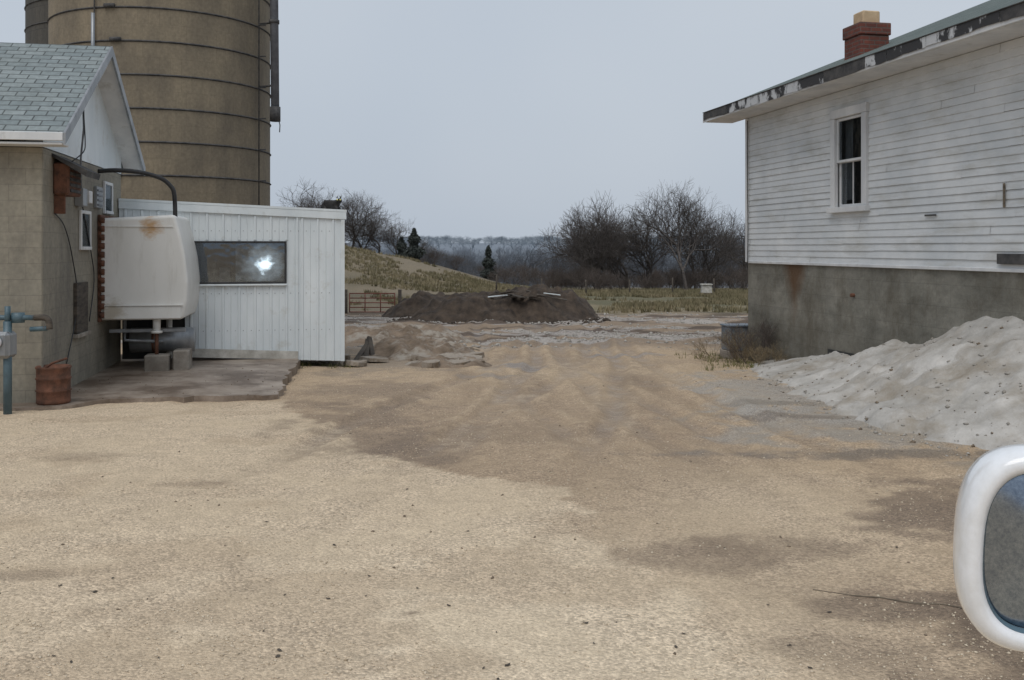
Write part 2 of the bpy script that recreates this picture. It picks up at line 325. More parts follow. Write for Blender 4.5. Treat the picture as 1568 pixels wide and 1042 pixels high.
def stones(name,cnt,xr,yr,smin,smax,mat,fn=None,hf=H,flat=.6):
    yy=1/(rng.uniform(1/yr[1],1/yr[0],cnt*3)); xx=rng.uniform(xr[0],xr[1],cnt*3)*1.0
    if fn is not None:
        k=fn(xx,yy)>rng.rand(len(xx)); xx=xx[k];yy=yy[k]
    xx=xx[:cnt];yy=yy[:cnt];n=len(xx)
    s=smin+(smax-smin)*rng.rand(n)**4
    O=np.array([(1,0,0),(0,1,0),(-1,0,0),(0,-1,0),(0,0,1),(0,0,-1),])
    P=O[None]*(1+.5*(rng.rand(n,6,1)-.5))+.35*(rng.rand(n,6,3)-.5)
    a=rng.rand(n)*6.28; ca_,sa=np.cos(a)[:,None],np.sin(a)[:,None]
    px=P[:,:,0]*ca_-P[:,:,1]*sa*.7; py=P[:,:,0]*sa+P[:,:,1]*ca_*.7; pz=P[:,:,2]*flat
    P=np.stack([px,py,pz],-1)*s[:,None,None]
    z=hf(xx,yy)+s*.15
    P+=np.stack([xx,yy,z],-1)[:,None,:]
    T=np.array([(0,1,4),(1,2,4),(2,3,4),(3,0,4),(1,0,5),(2,1,5),(3,2,5),(0,3,5)])
    F=(T[None]+6*np.arange(n)[:,None,None]).reshape(-1,3)
    return npmesh(name,P.reshape(-1,3),F,mat)
M['peb']=weathered('pebble_tan',(.36,.28,.19),(.70,.60,.46),30,rough=.85,lo=.3,hi=.7,bs=0)
M['pebd']=weathered('pebble_dark',(.10,.075,.052),(.26,.20,.14),25,rough=.9,bs=0)
stones('gravel_stones',34000,(-6,6),(3.6,22),.003,.014,M['peb'],lambda x,y: .15+ss(.4,.65,fbm(x*1.1,y*1.1,4,52)))
stones('dirt_clods',500,(-6,6),(3.8,20),.004,.020,M['pebd'],lambda x,y: .08+ss(.45,.7,fbm(x*.9,y*.9,3,50)))
def rubfn(x,y): return ss(.45,.56,fbm(x*.5,y*1.1,5,30))
stones('limestone_rubble',4500,(-6,9),(22,37),.02,.08,M['rubble'],rubfn)

# ---------------------------------------------------------------- farmhouse (right)
TH=math.atan(.2013)
house=empty('white_farmhouse',(4.66,19.37,0),TH)
L=13.0; W=12.8
box('foundation',(0,-L,-.7),(W,0,1.74),M['foundation'],house,.02)
box('wall_core',(.03,-L+.02,1.742),(.06,-4.30,4.55),M['white'],house,0)
box('wall_core_far',(.03,-3.34,1.742),(.06,-.02,4.55),M['white'],house,0)
box('wall_core_low',(.03,-4.298,1.742),(.06,-3.342,2.62),M['white'],house,0)
box('wall_core_top',(.03,-4.298,4.16),(.06,-3.342,4.55),M['white'],house,0)
V=[];F=[]
bh=.108; z=1.74
def lap(y0,y1,z0,z1,o=0):
    n=len(V); V.extend([(-.024-o,y0,z0),(-.024-o,y1,z0+random.uniform(-.002,.002)),(-.010-o,y1,z1),(-.010-o,y0,z1),(.0,y0,z0),(.0,y1,z0)])
    F.append((n,n+3,n+2,n+1)); F.append((n,n+1,n+5,n+4))
while z<4.52:
    z1=min(z+bh,4.55)
    spans=[(-L,0.0)]
    if z1>2.62 and z<4.18: spans=[(-L,-4.28),(-3.36,0.0)]
    for a,bb in spans:
        cuts=[a]
        while cuts[-1]<bb-3.5: cuts.append(cuts[-1]+random.uniform(2.2,3.6))
        cuts.append(bb)
        for i in range(len(cuts)-1):
            lap(cuts[i]+.0015,cuts[i+1]-.0015,z+random.uniform(-.004,.004),z1,random.uniform(0,.005))
    z=z1
mesh('lap_siding',V,F,M['siding'],house)
box('end_wall_far',(0,-.03,1.742),(W,0,4.55),M['white'],house,0)
box('end_wall_near',(0,-L,1.742),(W,-L+.03,4.55),M['white'],house,0)
box('back_wall',(W-.03,-L+.03,1.742),(W,-.03,4.55),M['white'],house,0)
box('corner_board',(-.05,-.09,1.72),(.0,.012,4.55),M['white'],house)
box('water_table',(-.044,-L,1.70),(-.002,-.10,1.748),M['white'],house)
win=[-4.22,-3.42,2.68,4.10]
y0,y1,z0,z1=win
box('casing_l',(-.075,y0-.13,z0-.02),(-.003,y0,z1+.002),M['white'],house); box('casing_r',(-.075,y1,z0-.02),(-.003,y1+.13,z1+.002),M['white'],house)
box('casing_top',(-.08,y0-.14,z1+.004),(-.003,y1+.14,z1+.15),M['white'],house); box('sill',(-.12,y0-.17,z0-.11),(-.003,y1+.17,z0-.022),M['white'],house)
zm=(z0+z1)/2
for nm,a,bb,xx in (('upper_sash',zm-.01,z1,.0),('lower_sash',z0-.02,zm+.03,.045)):
    f=.045
    box(nm+'_l',(xx-.03,y0,a),(xx+.012,y0+f,bb),M['white'],house); box(nm+'_r',(xx-.03,y1-f,a),(xx+.012,y1,bb),M['white'],house)
    box(nm+'_t',(xx-.029,y0+f,bb-f),(xx+.011,y1-f,bb),M['white'],house); box(nm+'_b',(xx-.029,y0+f,a),(xx+.011,y1-f,a+f),M['white'],house)
    box(nm+'_glass',(xx-.006,y0+f,a+f),(xx-.002,y1-f,bb-f),M['glass'],house,0)
    if nm[0]=='l': box(nm+'_muntin',(xx-.018,(y0+y1)/2-.009,a+f),(xx-.007,(y0+y1)/2+.009,bb-f),M['white'],house,0)
box('room_back',(1.2,y0-1,1.8),(1.22,y1+1,4.5),M['interior'],house,0)
box('room_side_a',(.1,y0-1,1.8),(1.2,y0-.98,4.5),M['interior'],house,0); box('room_side_b',(.1,y1+.98,1.8),(1.2,y1+1,4.5),M['interior'],house,0)
box('room_floor',(.1,y0-.98,1.8),(1.2,y1+.98,1.82),M['interior'],house,0); box('room_ceiling',(.1,y0-.98,4.48),(1.2,y1+.98,4.5),M['interior'],house,0)
Vc=[];Fc=[]
for i in range(9):
    yy=y1-.02-.028*i; Vc+= [(.12+.02*(i%2),yy,z0+.1),(.12+.02*(i%2),yy,z1)]
for i in range(8): Fc.append((2*i,2*i+1,2*i+3,2*i+2))
mesh('curtain',Vc,Fc,M['curtain'],house)
oe=.59; sl=.40; rx=6.7
def rz(x): return 4.75+sl*(x+oe)
yf=.75; yn=-L-.5; t=.07
V=[(-oe,yn,rz(-oe)),(-oe,yf,rz(-oe)),(rx,yf,rz(rx)),(rx,yn,rz(rx)),(2*rx+oe,yf,rz(-oe)),(2*rx+oe,yn,rz(-oe))]
V+= [(a,b_,c-t) for a,b_,c in V]
F=[(0,3,2,1),(3,5,4,2),(6,7,8,9),(9,8,10,11),(0,1,7,6),(1,2,8,7),(2,4,10,8),(4,5,11,10),(5,3,9,11),(3,0,6,9)]
mesh('roof',V,F,M['shingle2'],house)
for yy,nm in ((-.03,'gable_far'),(-L,'gable_near')):
    mesh(nm,[(0,yy,4.55),(W,yy,4.55),(W,yy,rz(0)-t-.02),(rx,yy,rz(rx)-t-.02),(0,yy,rz(0)-t-.02),(0,yy+.03,4.55),(W,yy+.03,4.55),(W,yy+.03,rz(0)-t-.02),(rx,yy+.03,rz(rx)-t-.02),(0,yy+.03,rz(0)-t-.02)],[(0,1,2,3,4),(9,8,7,6,5),(0,4,9,5)],M['white'],house)
box('soffit',(-oe+.02,yn+.02,4.555),(-.0,yf-.02,4.58),M['white'],house)
box('fascia',(-oe-.02,yn,4.56),(-oe+.018,yf,4.68),M['white'],house)
mesh('rake_board',[(-oe-.03,yf+.002,rz(-oe)-.2),(rx,yf+.002,rz(rx)-.2),(rx,yf+.002,rz(rx)-.02),(-oe-.03,yf+.002,rz(-oe)-.02),(-oe-.03,yf+.03,rz(-oe)-.2),(rx,yf+.03,rz(rx)-.2),(rx,yf+.03,rz(rx)-.02),(-oe-.03,yf+.03,rz(-oe)-.02)],[(0,3,2,1),(4,5,6,7),(0,1,5,4),(3,7,6,2),(0,4,7,3)],M['white'],house)
mesh('rake_soffit',[(-oe,0.0,rz(-oe)-t-.03),(-oe,yf,rz(-oe)-t-.03),(rx,yf,rz(rx)-t-.03),(rx,0,rz(rx)-t-.03)],[(0,1,2,3)],M['white'],house)
M['tar2']=weathered('peeled_fascia',(.035,.035,.037),(.50,.51,.52),1.8,(1,1.2,.8),.85,lo=.49,hi=.54)
yy=yf; i=0
while yy>yn+.3:
    ln=random.uniform(.5,2.2); e=max(yy-ln,yn); zt=random.uniform(4.575,4.62)
    V=[];F=[];k=max(2,int((yy-e)/.06))
    for j in range(k+1):
        y_=yy-.004-(yy-e-.008)*j/k; zz=zt+.06*(fbm(np.array([y_*3]),np.array([i*3.0]),3,2)[0]-.5)
        V+=[(-oe-.032,y_,zz),(-oe-.032,y_,4.745)]
    for j in range(k): F.append((2*j,2*j+2,2*j+3,2*j+1))
    mesh('peeling_strip_%d'%i,V,F,M['tar2'] if i%4 else M['dark'],house)
    yy=e; i+=1
box('drip_edge',(-oe-.045,yn,4.748),(-oe+.05,yf+.02,4.762),M['dark'],house,.003)
cx=1.40; cy=-1.95
box('chimney_stack',(cx-.28,cy-.28,4.9),(cx+.28,cy+.28,5.80),M['brick'],house,.012)
box('chimney_corbel',(cx-.305,cy-.305,5.802),(cx+.305,cy+.305,6.02),M['brick'],house,.012)
M['tancap']=weathered('clay_flue',(.42,.30,.18),(.62,.47,.30),4)
box('chimney_flue',(cx-.17,cy-.17,6.022),(cx+.17,cy+.17,6.26),M['tancap'],house,.02)
box('wall_vent',(-.07,-7.9,1.80),(-.036,-7.3,1.93),M['dark'],house); box('broken_board',(-.048,-6.05,2.44),(-.0365,-5.8,2.465),M['dark'],house,0)
box('loose_board',(-.05,-7.42,2.5),(-.037,-7.39,2.8),M['wood'],house,0)
box('cellar_window',(-.012,-3.9,.12),(-.002,-3.1,.32),M['interior'],house,0)
tube('drain_pipe',[(-.06,-3.9,1.25),(.02,-3.9,1.25)],.03,M['rust'],house)
tube('corner_wire',smoothpts([(-.06,-.12,4.5),(-.062,-.12,3.4),(-.06,-.14,2.4),(-.06,-.12,1.6)]),.009,M['dark'],house,6)

# ---------------------------------------------------------------- block milk house (left)
T2=R(10.48)
milk=empty('block_milk_house',(-5.94,12.4,0),T2)
bw,bl=4.7,9.0
box('block_walls',(-bl,0,-.5),(0,bw,3.28),M['block'],milk,.015)
es,ez,rzz=.30,3.43,5.04
def rm(y): return ez+(y+es)*(rzz-ez)/(bw/2+es)
t=.08;xo=.32
Vr=[(-bl-.3,-es,ez),(xo,-es,ez),(xo,bw/2,rzz),(-bl-.3,bw/2,rzz),(xo,bw+es,ez),(-bl-.3,bw+es,ez)]
Vr+=[(a,b_,c-t) for a,b_,c in Vr]
mesh('shingle_roof',Vr,[(0,1,2,3),(3,2,4,5),(6,9,8,7),(9,11,10,8),(0,6,7,1),(1,7,8,2),(2,8,10,4),(4,10,11,5)],M['shingle'],milk)
q=t+.012
mesh('rake_soffit_near',[(0,-es,ez-q),(xo,-es,ez-q),(xo,bw/2,rzz-q),(0,bw/2,rzz-q)],[(0,3,2,1)],M['white'],milk)
mesh('rake_soffit_far',[(0,bw+es,ez-q),(xo,bw+es,ez-q),(xo,bw/2,rzz-q),(0,bw/2,rzz-q)],[(0,1,2,3)],M['white'],milk)
mesh('gable',[(.004,-.0,3.28),(.004,bw,3.28),(.004,bw,rm(0)-t),(.004,bw/2,rzz-t-.01),(.004,0,rm(0)-t),(-.2,0,3.28),(-.2,bw,3.28),(-.2,bw,rm(0)-t),(-.2,bw/2,rzz-t-.01),(-.2,0,rm(0)-t)],[(0,1,2,3,4),(9,8,7,6,5),(0,4,9,5)],M['metalwhite'],milk)
for nm,ya,yb in (('rake_near',-es-.02,bw/2),('rake_far',bw+es+.02,bw/2)):
    za=ez-.02; zb=rzz-.02
    mesh(nm,[(xo+.002,ya,za-.13),(xo+.002,yb,zb-.13),(xo+.002,yb,zb+.02),(xo+.002,ya,za+.02),(xo+.03,ya,za-.13),(xo+.03,yb,zb-.13),(xo+.03,yb,zb+.02),(xo+.03,ya,za+.02)],[(0,1,2,3),(7,6,5,4),(0,4,5,1),(3,2,6,7),(0,3,7,4)],M['steel'],milk)
box('eave_fascia',(-bl-.3,-es-.03,ez-.10),(xo,-es-.002,ez+.005),M['white'],milk); box('eave_soffit',(-bl,-es,ez-.15),(xo-.01,0,ez-.12),M['white'],milk)
tube('roof_vent',[(.0,bw/2+.3,4.4),(.0,bw/2+.3,5.6)],.025,M['steel'],milk)
box('fan_housing',(.002,.45,2.70),(.20,1.1,3.12),M['rust'],milk,.02)
mesh('fan_hood',[(.0,.4,3.24),(.0,1.15,3.24),(.44,1.15,3.02),(.44,.4,3.02),(.0,.4,3.20),(.0,1.15,3.20),(.42,1.15,2.94),(.42,.4,2.94)],[(0,3,2,1),(4,5,6,7),(0,4,7,3),(1,2,6,5),(2,3,7,6)],M['dark'],milk)
box('fan_bracket',(.0,.50,2.45),(.14,.54,2.70),M['rust'],milk)
for k in range(5): box('fan_slat_%d'%k,(.20,.5,2.74+.075*k),(.215,1.05,2.78+.075*k),M['dark'],milk,.003)
def smallwin(nm,ya,yb,za,zb):
    box(nm+'_frame_l',(-.0+.002,ya-.05,za-.05),(.04,ya,zb+.05),M['white'],milk); box(nm+'_frame_r',(.002,yb,za-.05),(.04,yb+.05,zb+.05),M['white'],milk)
    box(nm+'_frame_t',(.002,ya,zb),(.039,yb,zb+.05),M['white'],milk); box(nm+'_frame_b',(.002,ya,za-.05),(.06,yb,za),M['white'],milk)
    box(nm+'_pane',(.002,ya,za),(.012,yb,zb),M['interior'],milk,0); box(nm+'_glass',(.02,ya,za),(.024,yb,zb),M['glass'],milk,0)
smallwin('side_window',1.85,2.35,2.02,2.5); smallwin('upper_window',3.35,3.85,2.6,3.02)
box('meter_socket',(.002,1.55,2.6),(.12,1.8,2.85),M['steel'],milk); box('junction_box',(.002,2.0,2.66),(.1,2.2,2.84),M['white'],milk)
box('louvre_vent',(.002,2.7,2.62),(.05,3.1,2.95),M['steel'],milk)
for k in range(4): box('louvre_%d'%k,(.05,2.73,2.65+.075*k),(.065,3.07,2.68+.075*k),M['greypipe'],milk,.002)
tube('conduit',[(.06,1.67,2.85),(.06,1.67,3.3),(.14,1.5,3.7),(.18,1.3,3.95)],.014,M['greypipe'],milk)
tube('service_wire',smoothpts([(.18,1.3,3.95),(.25,1.1,3.5),(.3,.8,3.3),(.2,.6,3.15)]),.008,M['black'],milk)
tube('wall_wire',smoothpts([(.03,.45,2.45),(.03,.9,2.3),(.03,1.3,1.9),(.03,1.6,1.2),(.03,1.0,.4)]),.008,M['black'],milk)
tube('wall_wire_b',smoothpts([(.03,1.9,2.6),(.03,2.4,1.95),(.03,2.6,1.5),(.03,2.3,.9)]),.008,M['black'],milk)
box('wall_hatch',(.002,1.5,.78),(.05,2.15,1.5),M['darkwood'],milk); box('hatch_sill',(.002,1.45,.72),(.08,2.2,.775),M['concrete'],milk)
tube('black_hose',smoothpts([(-.0,3.0,3.2),(.25,3.0,3.22),(.6,3.05,3.2),(.9,3.15,3.12),(1.05,3.2,3.0),(1.11,3.22,2.85),(1.12,3.25,2.4)]),.036,M['black'],milk)

# milk tank: boxy painted housing through the wall
tank=empty('milk_tank',(-5.94,12.4,0),T2)
bm=bmesh.new()
ya,yb=3.0,4.55
outl=[(-.1,.86),(1.27,.86),(1.33,1.12),(1.35,1.45),(1.31,1.85),(1.24,2.2),(1.15,2.53),(-.1,2.46)]
fr=[bm.verts.new((x,ya,z)) for x,z in outl]; bk=[bm.verts.new((x,yb,z)) for x,z in outl]
bm.faces.new(fr); bm.faces.new(bk[::-1]); n=len(outl)
for i in range(n): bm.faces.new((fr[i],bk[i],bk[(i+1)%n],fr[(i+1)%n]))
bmesh.ops.recalc_face_normals(bm,faces=bm.faces[:])
bmesh.ops.bevel(bm,geom=bm.edges[:],offset=.06,segments=5,affect='EDGES',clamp_overlap=True,profile=.5)
me=bpy.data.meshes.new('shell'); bm.to_mesh(me); bm.free(); me.materials.append(M['tank'])
for p in me.polygons: p.use_smooth=True
o=bpy.data.objects.new('shell',me); sc.collection.objects.link(o); o.parent=tank
wn=o.modifiers.new('wn','WEIGHTED_NORMAL')
box('rusty_flange',(.0,2.95,.84),(.05,4.6,2.52),M['rust'],tank,.01)
for k in range(12):
    zz=.95+.135*k
    tube('bolt_%d'%k,[(.03,2.97,zz),(.10,2.97,zz)],.05,M['rust'],tank,6)
box('skirt_panel',(.09,2.972,.88),(1.24,2.996,1.08),M['tank'],tank,.008)
box('skirt_lip',(.09,2.955,1.083),(1.27,2.996,1.10),M['tank'],tank,.004)
box('top_seam',(.06,2.985,2.33),(1.12,2.998,2.345),M['tank'],tank,.003)
tube('leg',[(.85,3.15,.90),(.85,3.15,.66)],.06,M['tank'],tank); tube('leg_foot',[(.85,3.15,.68),(.85,3.15,.64)],.09,M['tank'],tank)
tube('leg_far',[(.85,4.4,.90),(.85,4.4,.1)],.05,M['tank'],tank)
box('pier_near',(.68,3.0,-.05),(1.05,3.32,.30),M['concrete'],tank,.02); tube('jack_post',[(.85,3.15,.28),(.85,3.15,.65)],.03,M['rust'],tank)
box('pier_right',(1.1,3.1,-.05),(1.35,3.5,.36),M['concrete'],tank,.02)
tube('lower_cylinder',[(.35,3.75,.48),(1.35,3.75,.48)],.20,M['steel'],tank,20); tube('lower_band',[(.7,3.75,.48),(.74,3.75,.48)],.21,M['rust'],tank,20)
box('under_rail',(.1,3.3,.64),(1.27,3.36,.70),M['steel'],tank); tube('drain',[(.3,3.5,.9),(.3,3.5,.5),(.9,3.5,.47)],.03,M['steel'],tank)
box('under_tank_shade_sheet',(.05,4.56,.08),(1.27,4.59,.86),M['interior'],tank,0)  # added dark sheet standing in for the shade under the tank

# ---------------------------------------------------------------- metal shed
TS=R(11.3)
shed=empty('metal_shed',(-5.655,17.0,0),TS)
def topz(x): return 2.76-.044*(x)
def botz(x): return .10-.045*x
xa,xb=-1.1,2.70; wx0,wx1,wz0,wz1=.09,1.68,1.40,2.09
def panel(nm,x0,x1,za0,za1,zb0,zb1,y=0,d=.03,mat=None):
    mesh(nm,[(x0,y,za0),(x1,y,za1),(x1,y,zb1),(x0,y,zb0),(x0,y+d,za0),(x1,y+d,za1),(x1,y+d,zb1),(x0,y+d,zb0)],[(0,1,2,3),(7,6,5,4),(0,4,5,1),(3,2,6,7),(0,3,7,4),(1,5,6,2)],mat or M['metalwhite'],shed)
panel('wall_left',xa,-.02,.86,.86,topz(xa),topz(-.02)); panel('wall_left_post',-.018,wx0,botz(0),botz(wx0),topz(0),topz(wx0)); panel('wall_right',wx1,xb,botz(wx1),botz(xb),topz(wx1),topz(xb))
panel('wall_below',wx0,wx1,botz(wx0),botz(wx1),wz0,wz0); panel('wall_above',wx0,wx1,wz1,wz1,topz(wx0),topz(wx1))
V=[];F=[]
def rib(x,z0,z1,w_=1.0):
    n=len(V)
    for zz in (z0,z1): V.extend([(x-.028*w_,-.001,zz),(x-.012*w_,-.020*w_,zz),(x+.012*w_,-.020*w_,zz),(x+.028*w_,-.001,zz)])
    F.extend([(n,n+1,n+5,n+4),(n+1,n+2,n+6,n+5),(n+2,n+3,n+7,n+6),(n,n+3,n+2,n+1),(n+4,n+5,n+6,n+7)])
x=xa+.1;i=0
while x<xb-.03:
    w_=1.0 if i%2==0 else .45
    if x<.03: rib(x,.87,topz(x)-.14,w_)
    elif wx0-.03<x<wx1+.03:
        rib(x,botz(x),wz0-.06,w_); rib(x,wz1+.05,topz(x)-.14,w_)
    else: rib(x,botz(x),topz(x)-.14,w_)
    x+=.135;i+=1
mesh('ribs',V,F,M['metalwhite'],shed)
for k in range(26):
    x=xa+.17+.135*k
    for zz in (.55,1.2,2.3):
        if .1<x<xb-.1 and not (wx0-.05<x<wx1+.05 and 1.3<zz<2.2): tube('screw_%d_%d'%(k,int(zz*100)),[(x,-.006,zz),(x,.0,zz)],.008,M['steel'],shed,6)
mesh('side_wall',[(xb,0.03,botz(xb)),(xb,4.0,botz(xb)),(xb,4.0,topz(xb)-.1),(xb,0.03,topz(xb)),(xb-.03,.03,botz(xb)),(xb-.03,4,botz(xb)),(xb-.03,4,topz(xb)-.1),(xb-.03,.03,topz(xb))],[(0,1,2,3),(7,6,5,4)],M['metalwhite'],shed)
mesh('roof',[(xa,-.04,topz(xa)),(xb+.05,-.04,topz(xb)),(xb+.05,4.05,topz(xb)-.1),(xa,4.05,topz(xa)-.1),(xa,-.04,topz(xa)+.04),(xb+.05,-.04,topz(xb)+.04),(xb+.05,4.05,topz(xb)-.06),(xa,4.05,topz(xa)-.06)],[(0,3,2,1),(4,5,6,7),(0,1,5,4),(1,2,6,5)],M['metalwhite'],shed)
panel('fascia',xa,xb+.04,topz(xa)-.13,topz(xb)-.13,topz(xa)-.002,topz(xb)-.002,-.036,.033)
panel('bottom_board',.0,1.90,.11,.03,.26,.17,-.045,.02,M['lightwood'])
panel('corner_trim',xb-.05,xb+.012,botz(xb),botz(xb),topz(xb)-.135,topz(xb)-.135,-.03,.028)
panel('panel_edge',1.87,1.90,botz(1.9),botz(1.9),topz(1.9)-.135,topz(1.9)-.135,-.03,.028)
box('frame_b',(wx0-.02,-.04,wz0-.03),(wx1+.02,.02,wz0+.005),M['black'],shed); box('frame_t',(wx0-.02,-.04,wz1-.005),(wx1+.02,.02,wz1+.03),M['black'],shed)
box('frame_l',(wx0-.02,-.04,wz0+.006),(wx0+.015,.02,wz1-.006),M['black'],shed); box('frame_r',(wx1-.015,-.04,wz0+.006),(wx1+.02,.02,wz1-.006),M['black'],shed)
box('window_glass',(wx0+.016,-.012,wz0+.006),(wx1-.016,-.008,wz1-.006),M['glass'],shed,0)
box('sill_trim',(wx0-.03,-.055,wz0-.065),(wx1+.03,-.0,wz0-.032),M['metalwhite'],shed)
box('inside_back',(xa,1.6,0),(xb-.1,1.62,2.6),M['interior'],shed,0); box('inside_floor',(xa,.04,.0),(xb-.1,1.6,.02),M['interior'],shed,0)
m,nt,b=newmat('flash_glint'); b.inputs['Emission Color'].default_value=(.80,.92,1,1)  # emission imitates the camera flash mirrored in the shed window
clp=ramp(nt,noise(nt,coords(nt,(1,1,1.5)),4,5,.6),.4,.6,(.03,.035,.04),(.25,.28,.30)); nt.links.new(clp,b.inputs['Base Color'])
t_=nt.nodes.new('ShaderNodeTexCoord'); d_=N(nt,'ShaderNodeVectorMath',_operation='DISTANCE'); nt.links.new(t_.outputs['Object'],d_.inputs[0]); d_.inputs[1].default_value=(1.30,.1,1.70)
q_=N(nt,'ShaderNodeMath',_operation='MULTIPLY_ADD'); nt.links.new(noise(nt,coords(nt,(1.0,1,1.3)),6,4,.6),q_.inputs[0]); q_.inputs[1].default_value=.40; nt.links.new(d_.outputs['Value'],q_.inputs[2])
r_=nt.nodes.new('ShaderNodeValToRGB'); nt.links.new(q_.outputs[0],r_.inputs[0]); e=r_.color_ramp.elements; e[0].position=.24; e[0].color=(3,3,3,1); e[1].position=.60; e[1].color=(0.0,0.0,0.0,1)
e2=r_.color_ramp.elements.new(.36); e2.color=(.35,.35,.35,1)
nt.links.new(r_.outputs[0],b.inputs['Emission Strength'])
box('flash_glint_panel',(.82,.10,1.41),(1.66,.13,2.08),m,shed,0); tube('flash_glint_backing',[(1.32,.132,1.72),(1.32,.3,1.72)],[.15,.06],M['steel'],shed,24)  # added glowing panel and backing for the flash reflection; no real lamp
box('shelf_clutter_a',(.2,.5,1.3),(.42,.7,1.75),M['darkwood'],shed); box('shelf_clutter_b',(.5,.6,1.3),(.68,.8,1.65),M['greypipe'],shed)

# ---------------------------------------------------------------- silos
def silo(name,cx,cy,r,h,mat,step,off=0,lug=True):
    s=empty(name,(cx,cy,0),0)
    n=96; V=[];F=[]
    for z in (-1,h):
        for k in range(n): a=2*math.pi*k/n; V.append((r*math.cos(a),r*math.sin(a),z))
    for k in range(n): F.append((k,(k+1)%n,n+(k+1)%n,n+k))
    mesh('staves',V,F,mat,s,True)
    V=[];F=[]; m_=8
    for i in range(m_+1):
        t=i/m_*math.pi/2
        for k in range(n): a=2*math.pi*k/n; V.append((r*1.02*math.cos(t)*math.cos(a),r*1.02*math.cos(t)*math.sin(a),h+r*.8*math.sin(t)))
    for i in range(m_):
        for k in range(n): F.append((i*n+k,i*n+(k+1)%n,(i+1)*n+(k+1)%n,(i+1)*n+k))
    mesh('dome',V,F,M['steel'],s,True)
    V=[];F=[];q=0; z=off
    while z<h:
        for k in range(n):
            a=2*math.pi*k/n
            for (dr,dz) in ((.0,-.03),(.035,0),(.0,.03)): V.append(((r+dr)*math.cos(a),(r+dr)*math.sin(a),z+dz))
        for k in range(n):
            k2=(k+1)%n
            for j in range(2): F.append((q+3*k+j,q+3*k2+j,q+3*k2+j+1,q+3*k+j+1))
        q=len(V); z+=step
    mesh('hoops',V,F,M['dark'],s)
    if lug:
        z=off;i=0
        while z<h:
            a=R(-96 if i%2 else -93)
            p=Vector((r*math.cos(a),r*math.sin(a),z)); tdir=Vector((-math.sin(a),math.cos(a),0))
            tube('lug_%d'%i,[p-tdir*.14+Vector((0,-.03,.03)),p+tdir*.14+Vector((0,-.03,.03))],.06,M['dark'],s,6)
            z+=step;i+=1
    return s
s1=silo('concrete_stave_silo',-9.97,28,2.97,19,M['stave'],.86,.42)
tube('cable_wire',[(-.72,-2.93,0),(-.72,-2.93,18)],.018,M['dark'],s1,5); tube('cable_drop',smoothpts([(-.45,-2.97,3.0),(-.52,-2.99,4.4),(-.42,-2.99,5.9)]),.02,M['dark'],s1,5)
tube('fill_pipe',[(3.42,-.9,5.6),(3.36,-.9,12),(3.3,-.9,19)],.115,M['greypipe'],s1,16); tube('fill_pipe_collar',[(3.42,-.9,5.5),(3.42,-.9,5.9)],.145,M['dark'],s1,16); tube('pipe_joint',[(3.39,-.9,8.2),(3.39,-.9,8.3)],.145,M['dark'],s1,16)
tube('pipe_hook',[(3.5,-.9,5.6),(3.55,-.9,5.4),(3.54,-.9,5.2)],.015,M['dark'],s1,5)
tube('ladder_rail_a',[(2.97,-.9,3.0),(2.97,-.9,19)],.02,M['dark'],s1,6)
for zz in (6.5,8.25,10.2,12): tube('pipe_clamp_%d'%int(zz),[(2.9,-.6,zz),(3.4,-.9,zz)],.03,M['dark'],s1,6)
z=3.0;i=0
while z<19: tube('rung_%d'%i,[(2.95,-.9,z),(3.16,-.9,z)],.02,M['dark'],s1,5); z+=.86;i+=1
silo('concrete_stave_silo',-14.9,36.5,2.9,17,M['stave2'],.8,.2,False)

# ---------------------------------------------------------------- slab
def slab(name,poly,z0,z1,mat):
    V=[(x,y,z1) for x,y in poly]+[(x,y,z0) for x,y in poly]; n=len(poly)
    F=[tuple(range(n)),tuple(range(2*n-1,n-1,-1))]+[(i,i+n,(i+1)%n+n,(i+1)%n) for i in range(n)]
    return mesh(name,V,F,mat)
M['slabc']=weathered('muddy_concrete',(.22,.17,.13),(.37,.31,.255),1.6,rough=.45,c3=(.12,.085,.06),s3=.9,lo3=.45,hi3=.60,bs=.4)
pts=[(-3.75,17.2),(-3.45,15),(-3.10,13.05),(-5.1,12.75),(-5.6,12.1),(-9,11.4)]
poly=[]
for i in range(len(pts)-1):
    a=Vector(pts[i]);c=Vector(pts[i+1]);k=max(1,int((c-a).length/.15))
    for j in range(k): p=a+(c-a)*j/k; poly.append((p.x+random.uniform(-.05,.05),p.y+random.uniform(-.07,.07)))
poly+= [(-9,11.4),(-9.5,18),(-4,18)]
poly=poly[::-1]
slab('concrete_slab',poly,-.4,.045,M['slabc'])
stones('slab_grit',220,(-6.3,-3.2),(12.6,16.5),.004,.016,M['pebd'],None,lambda x,y: H(x,y)*0+.045)

drum=empty('rusty_drum',(-5.78,12.35,.045))
V=[];F=[];n=24; pr=[(0,0),(.19,0),(.205,.02),(.2,.05),(.2,.15),(.213,.165),(.2,.18),(.2,.30),(.213,.315),(.2,.33),(.2,.43),(.212,.45),(.205,.47),(.19,.465),(.18,.44),(0,.44)]
for r,z in pr:
    for k in range(n): a=2*math.pi*k/n; V.append((r*math.cos(a),r*math.sin(a),z))
for i in range(len(pr)-1):
    for k in range(n): F.append((i*n+k,i*n+(k+1)%n,(i+1)*n+(k+1)%n,(i+1)*n+k))
mesh('drum_body',V,F,M['rust'],drum,True); tube('drum_rod',[(-.1,0,.44),(-.02,0,.5),(.15,.05,.56)],.015,M['rust'],drum)

